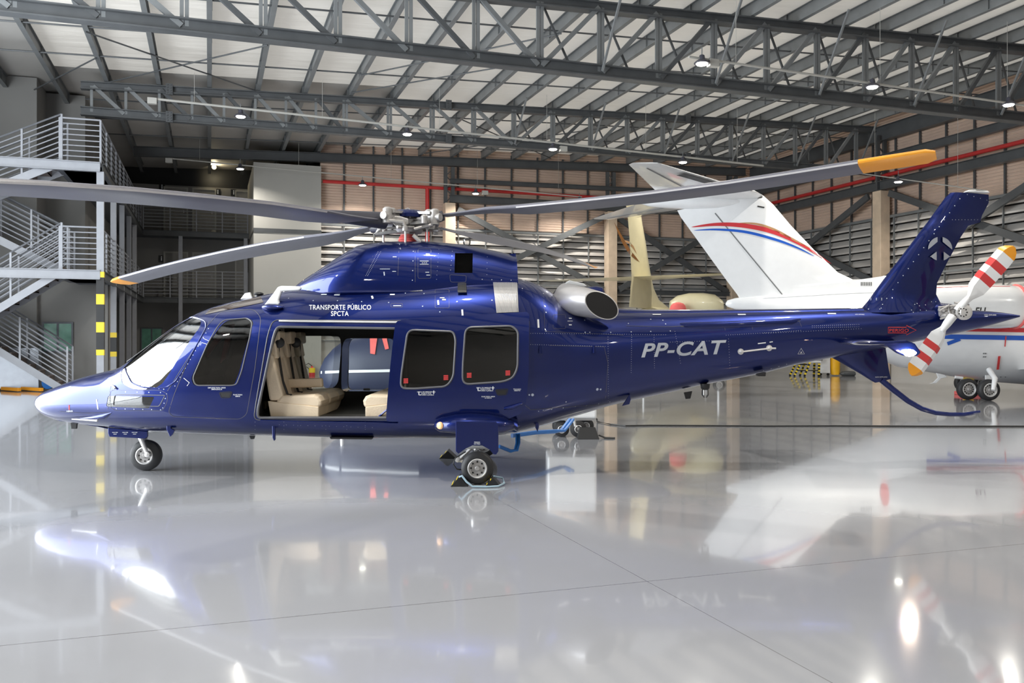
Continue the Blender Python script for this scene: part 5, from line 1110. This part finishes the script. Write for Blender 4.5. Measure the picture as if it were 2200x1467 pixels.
mb = MB()
for d in (0, .05): mb.tube([P(1224,901,12.6)+Vector((d,0,0)), P(1213,915,12.4)+Vector((d,0,0)), P(1205,925,12.2)+Vector((d,0,0)), P(1190,928,12.0)+Vector((0,0,d*.3)), P(1150,930,11.6)+Vector((0,0,d*.3)), P(1100,937,11.2)+Vector((0,0,d*.3))], .022, 8)
obj('power_cable', mb, M_HOSE, smooth=True, label='blue power cable running from the cart to the helicopter belly', cat='cable')
mb = MB(); 
for d in (0, .03): mb.tube([P(1110,933,10.4)+Vector((d,0,0)), P(1110,952,10.3)+Vector((d,0,0)), P(1106,967,10.2)+Vector((d,0,0)), P(1097,970,10.15)+Vector((0,0,d*.4)), P(1073,960,10.0)+Vector((0,0,d*.4))], .015, 8)
obj('tie_strap', mb, M_HOSE, smooth=True, label='blue strap looping down behind the main gear door', cat='strap')
pts = [(1282,900,15),(1295,906,15.2),(1318,912,15.3),(1345,915,15.3),(1400,914,15.3),(1500,914.5,15.3),(1650,915.5,15.2),(1800,915,15.2),(2000,916,15.2),(2240,916,15.2)]
q = []
for x, y, d in pts: v = P(x, y, d); q.append(Vector((v.x, 2.79*0 + (1.48*F/(y-CY) if y > 905 else d), .014 if y > 905 else v.z)))
obj('floor_cable', MB().tube(q, .014, 6), M_CABLE, smooth=True, label='thin black cable lying across the floor to the right', cat='cable')
# ================================================================ the white jet
YJ = 24.0
J = empty('business_jet', (P(2100,0,YJ).x, YJ, 0), 'white business jet with a tall T-tail, red and blue swoosh and red nacelle ring', 'aircraft')
st = []
for px, zt, zb in ((1559,651,654),(1563,645,658),(1580,640,664),(1620,636,672),(1700,630,700),(1780,625,730),(1840,621,750),(1890,618,770),(1930,616,789),(1980,615,797),(2035,615,808),(2127,615,821),(2200,614,827),(2600,614,832),(3000,616,832),(3300,650,830),(3400,700,800)):
    X = P(px,0,YJ).x; a = P(px,zt,YJ).z; b = P(px,zb,YJ-.3).z; st.append((X, a, b, (a-b)/2*(1.0 if px > 1700 else .9), .5, 2.1, 2.1, YJ))
YG[0] = 23.5
fj = obj('fuselage', MB().rings(superloft(st, 40)), M_WHITE, J, smooth=True)
BJ = BVHTree.FromPolygons([v.co+ORG[J.name] for v in fj.data.vertices], [tuple(p.vertices) for p in fj.data.polygons])
def lofted(rows, Y, nm, m, parent, tfrac=.09):
    return airfoil([(lx,ly,tx,ty,(abs(lx-tx)/F*Y)*tfrac) for lx,ly,tx,ty in rows], Y, nm, parent, m)
jf = lofted([(2010,640,1585,645),(1990,618,1590,642),(1905,592,1588,640),(1870,599,1584,633),(1832,600,1578,625),(1800,585,1565,608),(1750,538,1531,561),(1700,485,1494,510),(1662,440,1462,466),(1640,420,1455,452),(1612,404,1500,442),(1556,401,1508,405)], YJ, 'tail_fin', M_WHITE, J)
BF = BVHTree.FromPolygons([v.co+ORG[J.name] for v in jf.data.vertices], [tuple(p.vertices) for p in jf.data.polygons])
bl = []
for px, r_ in ((1374,.03),(1378,.12),(1395,.19),(1430,.23),(1480,.25),(1540,.22),(1600,.08)):
    c = P(px, 430+ (px-1374)*.02, YJ); bl.append([Vector((c.x, c.y+r_*math.cos(a), c.z+r_*.9*math.sin(a))) for a in [2*math.pi*k/20 for k in range(20)]])
obj('tail_bullet', MB().rings(bl), M_WHITE, J, smooth=True)
for sg in (-1, 1):
    rs = []
    for Y, lx, tx, th in ((YJ,1640,1420,.22),(YJ+sg*.4,1625,1410,.2),(YJ+sg*4.3,0,0,.07),(YJ+sg*4.5,0,0,.02)):
        z = 5.46; xl, xt = (P(lx,0,YJ).x, P(tx,0,YJ).x) if lx else ((3.40, 2.62) if th > .05 else (3.25, 2.68)); r_ = []
        for s, k in ((0,0),(.05,.6),(.3,1),(.7,.6),(1,.05)): r_.append(Vector((xl+(xt-xl)*s, Y, z+th*k/2)))
        for s, k in ((.7,.6),(.3,1),(.05,.6)): r_.append(Vector((xl+(xt-xl)*s, Y, z-th*k/2)))
        rs.append(r_)
    so = obj('tailplane', MB().rings(rs), M_WHITE, J, smooth=True)
    mb = MB()
    A = Vector((4.9, YJ+sg*.8, 5.37)); B_2 = Vector((3.05, YJ+sg*4.1, 5.42)); mb.tube([A, B_2], .012, 6); obj('elevator_hinge', mb, M_GSTEEL2, so)
    mb = MB(); xl = lambda t: 6.68+(3.40-6.68)*t
    mb.add([Vector((xl(t)+dx, YJ+sg*(.4+3.9*t), 5.47+dz)) for t in (.45,.8) for dx, dz in ((-.03,-.06),(-.22,-.10))], [(0,1,3,2)]); obj('deicing_panel', mb, M_BLACK, so)
def swoosh(cen, wd, m, nm, parent, bvh):
    mb = MB(); L = []; R_ = []
    xs = [c[0] for c in cen]; n = 40
    for k in range(n+1):
        t = k/n*(len(cen)-1); i = min(int(t), len(cen)-2); f = t-i
        def cr(j): return cen[max(0, min(len(cen)-1, j))]
        p0,p1,p2,p3 = cr(i-1),cr(i),cr(i+1),cr(i+2); q = [0.5*((2*p1[d])+(-p0[d]+p2[d])*f+(2*p0[d]-5*p1[d]+4*p2[d]-p3[d])*f*f+(-p0[d]+3*p1[d]-3*p2[d]+p3[d])*f**3) for d in (0,1)]
        w2 = wd*math.sin(math.pi*min(1, max(.001, k/n)))**.7/2
        L.append(side(q[0], q[1]-w2, bvh, .012, 23.9)[0]); R_.append(side(q[0], q[1]+w2, bvh, .012, 23.9)[0])
    mb.add(L+R_, [(i, i+1, i+2+n, i+1+n) for i in range(n)]); return obj(nm, mb, m, parent)
YG[0] = 23.5
swoosh([(1485,488),(1540,482),(1600,485),(1660,498),(1720,525),(1787,567)], 10, M_SWR, 'red_swoosh', J, BF)
swoosh([(1490,495),(1540,493),(1600,498),(1660,513),(1710,531),(1750,551)], 6, M_SWB, 'blue_swoosh', J, BF)
swoosh([(1588,479),(1625,481),(1665,494),(1705,515),(1742,534)], 5, M_SWT, 'tan_swoosh', J, BF)
mb = MB(); 
for a, b in (((1536,458),(1688,642)),): ribbon([a, b], .03, BF, .01, mb=mb, step=20)
obj('rudder_hinge_line', mb, M_GSTEEL2, J)
mb = MB(); p, nn = side(1610, 411, BF, .01, 23.9); mb.lathe(p, (0,-1,0), [(0,.035),(.01,.035)], 12)
for a, b in (((1627,425),(1638,424)),((1627,443),(1642,446))): ribbon([a, b], .035, BF, .01, mb=mb)
for k in range(7): ribbon([(1850+k*3.6,606),(1850+k*3.6,614)], .02, BF, .012, mb=mb)
obj('fin_vents', mb, M_BLACK, J)
mb = MB(); ribbon([(1640,640),(1830,630),(1900,628)], .05, BJ, .02, mb=mb); obj('spine_fairing', mb, M_WHITE, J)
# fuselage stripes
mb = MB(); ribbon([(1990,706),(2300,711)], .11, BJ, .015, mb=mb, step=25); obj('red_stripe', mb, M_SWR, J)
mb = MB(); ribbon([(1990,722),(2300,728)], .12, BJ, .015, mb=mb, step=25); ribbon([(2062,728),(2035,738)], .10, BJ, .015, mb=mb, step=25); obj('blue_stripe', mb, M_SWB, J)
mb = MB()
for x, y in ((2113,759),(2117,759),(2113,766),(2117,766),(2113,809),(2124,809),(2150,809),(2160,809)): p, nn = side(x, y, BJ, .01, 23); mb.lathe(p, nn, [(0,.02),(.004,.02)], 8)
obj('fuselage_fasteners', mb, M_GSTEEL2, J)
# nacelles
for sg in (-1, 1):
    yc = YJ+sg*1.75; nz = 2.375; na = []
    for px, r_ in ((1900,.30),(1925,.40),(1960,.48),(2010,.54),(2080,.56),(2150,.555),(2180,.53),(2190,.48)):
        X = P(px,0,22.25).x; na.append([Vector((X, yc+r_*math.cos(a), nz+r_*math.sin(a))) for a in [2*math.pi*k/36 for k in range(36)]])
    no = obj('engine_nacelle', MB().rings(na, cap=False), M_WHITE, J, smooth=True)
    X = P(2182,0,22.25).x; obj('nacelle_ring', MB().lathe((X-.03, yc, nz), (1,0,0), [(0,.545),(.02,.57),(.06,.56),(.10,.50),(.10,.46),(.06,.45)], 40), M_SALMON, no, smooth=True)
    obj('intake_cover', MB().lathe((X-.02, yc, nz), (1,0,0), [(0,.47),(.02,.46),(.05,.001)], 36), M_RED, no)
    X2 = P(1900,0,22.25).x; obj('exhaust_plug', MB().lathe((X2+.02, yc, nz), (-1,0,0), [(0,.3),(.01,.28),(.02,.001)], 30), M_SALMON, no)
    obj('pylon', MB().box((P(1960,0,YJ).x, min(yc,YJ), nz-.06), (P(2120,0,YJ).x, max(yc,YJ), nz+.06)), M_WHITE, J)
    if sg < 0:
        BN = BVHTree.FromPolygons([v.co+ORG[J.name] for v in no.data.vertices], [tuple(p_.vertices) for p_ in no.data.polygons])
        dc = MB(); text_into(dc, 'ELI', 19, lambda x, y: side(2105+x, 668-y, BN, .01, 22)[0], .5, 0.2, .9); obj('nacelle_lettering', dc, M_BLACK, J)
        YG[0] = 22.3; mb = MB(); ribbon([(2010,618),(2100,615),(2170,615.5)], .025, BN, .01, mb=mb); obj('nacelle_red_line', mb, M_RED, J); YG[0] = 23.5
mb = MB(); ribbon([(2160,722),(2158,744)], .03, BJ, .03, mb=mb); ribbon([(2146,764),(2143,792)], .06, BJ, .03, mb=mb); obj('red_streamer', mb, M_RED, J)
# wheels and legs
for sg, k in ((-1,0),(1,1)):
    xg = P(2125,0,22.1).x + (0 if sg < 0 else 1.7)
    for d, dx in ((-.12, 0), (.20, -.36)): wheel((xg+dx, YJ+sg*1.75+d, .27), .27, .2, J, .17, holes=12, nm='main_wheel')
    c = Vector((xg, YJ+sg*1.75-.34, .27)); obj('gear_leg', MB().tube([c, c+Vector((.10,.1,.28)), c+Vector((.14,.45,.50))], [.05,.07,.07], 12), M_WHITE, J, smooth=True)
    obj('gear_door', MB().box((c.x+.22, c.y+.75, .30), (c.x+.42, c.y+.79, .62)), M_WHITE, J)
    wl_ = []
    for yy, x0, x1 in ((1.0,7.0+8,4.8+8),(9.0,5.5+8,4.6+8)): 
        pass
    obj('wing', MB().rings([[Vector((x, YJ+sg*y_, z)) for x, z in ((x0,zc),((x0+x1)/2,zc+th),(x1,zc),((x0+x1)/2,zc-th*.6))] for y_, x0, x1, zc, th in ((.9,16.5,13.3,.75,.16),(9.2,13.2,12.2,1.15,.05))]), M_WHITE, J, smooth=True)
for px in (3150,):
    for d in (-.15,.15): wheel((P(px,0,YJ).x, YJ+d, .2), .2, .13, J, .12, nm='nose_wheel')
    obj('nose_gear_leg', MB().tube([(P(px,0,YJ).x, YJ, .2), (P(px,0,YJ).x, YJ, .7)], .05, 10), M_WHITE, J)
obj('belly_antenna', MB().prism([P(x,y,23.6) for x, y in ((2012,801),(2030,805),(2036,810),(2022,813),(2012,823),(1996,825),(2006,821),(2016,811))], (0,.05,0)), M_WHITE, J, bevel=.01)
obj('tail_skid_fairing', MB().tube([P(2052,810,23.4), P(2068,812,23.4)], .04, 8), M_WHITE, J, smooth=True)
t = empty('jack_stand', P(2080,850,24.5), 'yellow stand beside the jet wheels with red feet', 'stand'); c = P(2080,0,24.5)
obj('stand_body', MB().box((c.x-.1, 24.4, .12), (c.x+.12, 24.6, .62)), M_YELLOW, t, bevel=.02); obj('stand_foot', MB().box((c.x-.3, 24.2, 0), (c.x+.2, 24.7, .1)), M_SALMON, t, bevel=.02)
# ================================================================ the cream aircraft
K = empty('cream_aircraft', (P(1395,0,33).x, 33, 0), 'cream twin aircraft with cross-shaped tail and brown swirl, behind the helicopter', 'aircraft')
AX = Vector((.5, .866, 0)); SPN = Vector((.866, -.5, 0)); KO = P(1372, 0, 32.0); KO.z = 0
def kp(a, s, z): return Vector((KO.x, KO.y, z)) + AX*a + SPN*s
rs = []
for a, zc, r_ in ((-.6,2.35,.05),(0,2.3,.35),(1.2,2.2,.6),(3,2.0,.8),(5,1.9,.85),(7,1.9,.85),(8.5,1.8,.5),(9,1.7,.1)):
    rs.append([kp(a, r_*math.cos(t_), zc+r_*math.sin(t_)) for t_ in [2*math.pi*k/28 for k in range(28)]])
obj('fuselage', MB().rings(rs), M_CREAM, K, smooth=True)
def kz(py): return H+(CY-py)/F*32.3
fr_ = []
for py, al, at in ((662,3.6,-.9),(650,2.8,-.85),(640,2.1,-.8),(618,1.55,-.75),(600,1.3,-.65),(560,.95,-.75),(520,.65,-.85),(480,.3,-1.0),(456,.15,-1.15),(445,.2,-1.25),(438,.0,-1.25),(432,-.4,-1.2),(430,-.9,-1.2)):
    z = kz(py); r_ = []
    for s, k_ in ((0,0),(.05,.5),(.25,1),(.6,.7),(1,.05)): r_.append(kp(al+(at-al)*s, -.10*k_, z))
    for s, k_ in ((.6,.7),(.25,1),(.05,.5)): r_.append(kp(al+(at-al)*s, .10*k_, z))
    fr_.append(r_)
kf = obj('tail_fin', MB().rings(fr_), M_CREAM, K, smooth=True)
for sg in (-1, 1):
    rs = []
    for s_, al, at, th in ((0,1.1,-.5,.16),(.6,.9,-.5,.14),(3.6,.1,-.45,.06),(3.75,-.05,-.4,.02)):
        z = 3.82; rs.append([kp(al+(at-al)*s, sg*s_, z+k_*th/2) for s, k_ in ((0,0),(.05,.6),(.3,1),(.7,.6),(1,.05),(.7,-.6),(.3,-1),(.05,-.6))])
    obj('tailplane', MB().rings(rs), M_CREAM, K, smooth=True)
rs = []
for px, r_ in ((1440,.2),(1455,.38),(1480,.47),(1510,.48),(1535,.42),(1552,.2)):
    c = P(px, 655, 31); rs.append([c+SPN.cross(Vector((0,0,1)))*0+Vector((0, r_*math.cos(t_), r_*math.sin(t_)-.05)) for t_ in [2*math.pi*k/24 for k in range(24)]])
obj('engine_nacelle', MB().rings(rs), M_CREAM, K, smooth=True)
mb = MB(); c = P(1457, 660, 30.2); rs = []
for dz, r_ in ((-.25,.30),(-.1,.29),(.05,.25),(.13,.18),(.17,.05)): rs.append([c+Vector((r_*1.0*math.cos(t_)*(1+.08*math.sin(3*t_)), r_*.6*math.sin(t_), dz)) for t_ in [2*math.pi*k/20 for k in range(20)]])
obj('engine_cover', MB().rings(rs), M_SALMON, K, smooth=True)
BK = BVHTree.FromPolygons([v.co+ORG[K.name] for v in kf.data.vertices], [tuple(p.vertices) for p in kf.data.polygons])
def kside(px, py, off=.02):
    a = P(px, py, 1.0)-Vector((0,0,H)); d = Vector((a.x, a.y, a.z)).normalized(); r_ = BK.ray_cast(Vector((0,0,H)), d)
    if r_[0] is None: return P(px, py, 32.0)
    return r_[0]-d*off
def kstroke(cen, w0, m, nm):
    L = []; R_ = []; n = 24
    for k in range(n+1):
        t = k/n*(len(cen)-1); i = min(int(t), len(cen)-2); f = t-i; x = cen[i][0]*(1-f)+cen[i+1][0]*f; y = cen[i][1]*(1-f)+cen[i+1][1]*f; w2 = w0*math.sin(math.pi*max(.02, min(.98, k/n)))/2
        L.append(kside(x-w2*.8, y+w2*.5)); R_.append(kside(x+w2*.8, y-w2*.5))
    obj(nm, MB().add(L+R_, [(i, i+1, i+2+n, i+1+n) for i in range(n)]), m, K)
kstroke([(1320,478),(1330,500),(1341,522),(1352,540),(1365,554),(1374,563)], 8, M_SWBR, 'brown_swirl'); kstroke([(1326,521),(1338,516),(1350,520),(1360,530),(1368,545)], 5, M_SWT, 'tan_swirl')
for sg in (-1, 1):
    obj('wing', MB().rings([[kp(a, sg*s_, z+dz) for a, dz in ((al,0),((al+at)/2,th),(at,0),((al+at)/2,-th*.5))] for s_, al, at, z, th in ((.7,5.5,3.8,1.5,.14),(5.5,5,4.2,1.8,.05))]), M_CREAM, K, smooth=True)
    for s_ in (1.6,): 
        c = kp(4.6, sg*s_, 0); wheel((c.x, c.y, .25), .25, .18, K, .13, nm='main_wheel'); obj('gear_leg', MB().tube([(c.x, c.y+.12, .25), (c.x, c.y+.12, 1.5)], .05, 8), M_WHITE, K)
c = kp(8, 0, 0); wheel((c.x, c.y, .2), .2, .12, K, .1, nm='nose_wheel'); obj('gear_leg', MB().tube([(c.x, c.y+.1, .2), (c.x, c.y+.1, 1.4)], .04, 8), M_WHITE, K)
# ================================================================ second blue helicopter, seen only through the cabin windows
YQ = 17.2
Q_ = empty('parked_helicopter', (P(830,0,YQ).x, YQ, 0), 'blue and grey aircraft parked behind, seen through the cabin windows', 'helicopter')
st = []
for px, zt, zb in ((686,800,804),(690,788,816),(700,768,832),(718,748,848),(745,728,858),(800,712,866),(900,700,870),(1000,700,870),(1080,705,862),(1180,715,830),(1300,722,780),(1420,728,752),(1440,730,740)):
    st.append((P(px,0,YQ).x, P(px,zt,YQ).z, P(px,zb,YQ).z, min(.85, (zb-zt)/F*YQ*.55), .45, 2.2, 2.4, YQ))
qf = obj('fuselage', MB().rings(superloft(st, 40)), mat('blue_grey_paint', (0.015, 0.022, 0.06), .5, 0, 0, noise=.03), Q_, smooth=True)
YG[0] = 16.5
BQ = BVHTree.FromPolygons([v.co+ORG[Q_.name] for v in qf.data.vertices], [tuple(p.vertices) for p in qf.data.polygons])
mb = MB(); ribbon([(690,800),(740,798),(800,797),(900,795)], .05, BQ, .01, mb=mb); obj('white_line', mb, M_DECAL, Q_)
mb = MB(); patch([(795,722),(812,720),(806,762),(796,760)], BQ, .02, 4, 6, mb); patch([(820,724),(830,722),(836,750),(828,752)], BQ, .02, 4, 6, mb); obj('orange_cover', mb, M_SALMON, Q_)
for px in (745, 1000):
    for d in (-.7,.7): c = P(px,0,YQ); wheel((c.x, YQ+d, .17), .17, .12, Q_, .1, nm='landing_wheel'); obj('gear_leg', MB().tube([(c.x, YQ+d*.8, .17), (c.x, YQ+d*.6, .6)], .035, 8), M_METAL, Q_)
# ================================================================ far floor clutter by the right wall
def hazard_leg(a, b, w_, parent):
    A, B = Vector(a), Vector(b); n = 8; mb = MB()
    for k in range(n): mb.use(M_YELLOW if k % 2 else M_BLACK); mb.bar(A.lerp(B, k/n), A.lerp(B, (k+1)/n), w_, w_)
    obj('leg', mb, M_BLACK, parent)
YS = 37.5
t = empty('step_stand', P(1735,806,YS), 'black and yellow striped step stand by the far wall', 'step stand')
g = lambda px, z, dy=0: Vector((P(px,0,YS).x, YS+dy, z))
for dy in (0, .6):
    hazard_leg(g(1706,0,dy), g(1718,.48,dy), .07, t); hazard_leg(g(1728,0,dy), g(1740,.6,dy), .07, t); hazard_leg(g(1759,0,dy), g(1760,.55,dy), .07, t)
obj('step_tread', MB().box(tuple(g(1715,.48)), tuple(g(1735,.53,.6))), M_BLACK, t); obj('platform', MB().box(tuple(g(1733,.60)), tuple(g(1764,.66,.6))), M_WHITE, t); obj('cross_bar', MB().bar(g(1712,.25), g(1760,.25), .04, .04), M_BLACK, t)
obj('black_bin', MB().box(tuple(g(1745,.68,.1)), tuple(g(1770,.95,.6))), M_BLACK, label='black box standing on the striped step stand', cat='box', bevel=.02)
t = empty('white_cabinet', P(1772,806,38), 'white cabinet on castors by the far wall next to the yellow cover', 'cabinet'); g2 = lambda px, z, dy=0: Vector((P(px,0,38).x, 38+dy, z))
obj('cabinet_body', MB().box(tuple(g2(1762,.12)), tuple(g2(1784,1.3,.6))), M_WHITE, t, bevel=.02)
for px in (1765,1781): obj('castor', MB().lathe(g2(px,.06,.1), (0,1,0), [(0,.06),(.04,.06)], 12), M_BLACK, t)
rs = []
for z, hw in ((.05,.16),(.15,.19),(.5,.2),(.9,.2),(1.05,.17),(1.12,.1)): rs.append([g2(1796,z,.1)+Vector((hw*1.05*math.cos(a), .2*math.sin(a), 0)) for a in [2*math.pi*k/20 for k in range(20)]])
obj('yellow_cover', MB().rings(rs), mat('yellow_plastic', (.85,.45,.01), .5, bump=.5, bscale=6), smooth=True, label='tall yellow plastic cover standing by the far wall', cat='cover')
rs = []
for x_, r_ in ((-.35,.03),(-.25,.10),(0,.12),(.3,.10),(.45,.02)): rs.append([g2(1822,.10,0)+Vector((x_, r_*1.3*math.cos(a), max(-.098, r_*math.sin(a)))) for a in [2*math.pi*k/14 for k in range(14)]])
obj('dark_tarpaulin', MB().rings(rs), M_GSTEEL, smooth=True, label='dark folded tarpaulin on the floor right of the yellow cover', cat='tarpaulin')
# ================================================================ turn the whole place so that the hangar axes are the world axes
ROT = Matrix.Rotation(-TH, 4, 'Z'); done = set()
for o in list(SC.objects):
    if o.type == 'MESH':
        if o.data.name not in done and o.name.split('.')[0] not in ('floor', 'ceiling'): done.add(o.data.name); o.data.transform(ROT)
    if o.name.split('.')[0] in ('floor', 'ceiling'): o.rotation_euler = (0, 0, 0)
    elif o.type in ('CAMERA', 'LIGHT') and o.parent is None: o.matrix_world = ROT @ o.matrix_basis
    else: o.location = ROT @ o.location
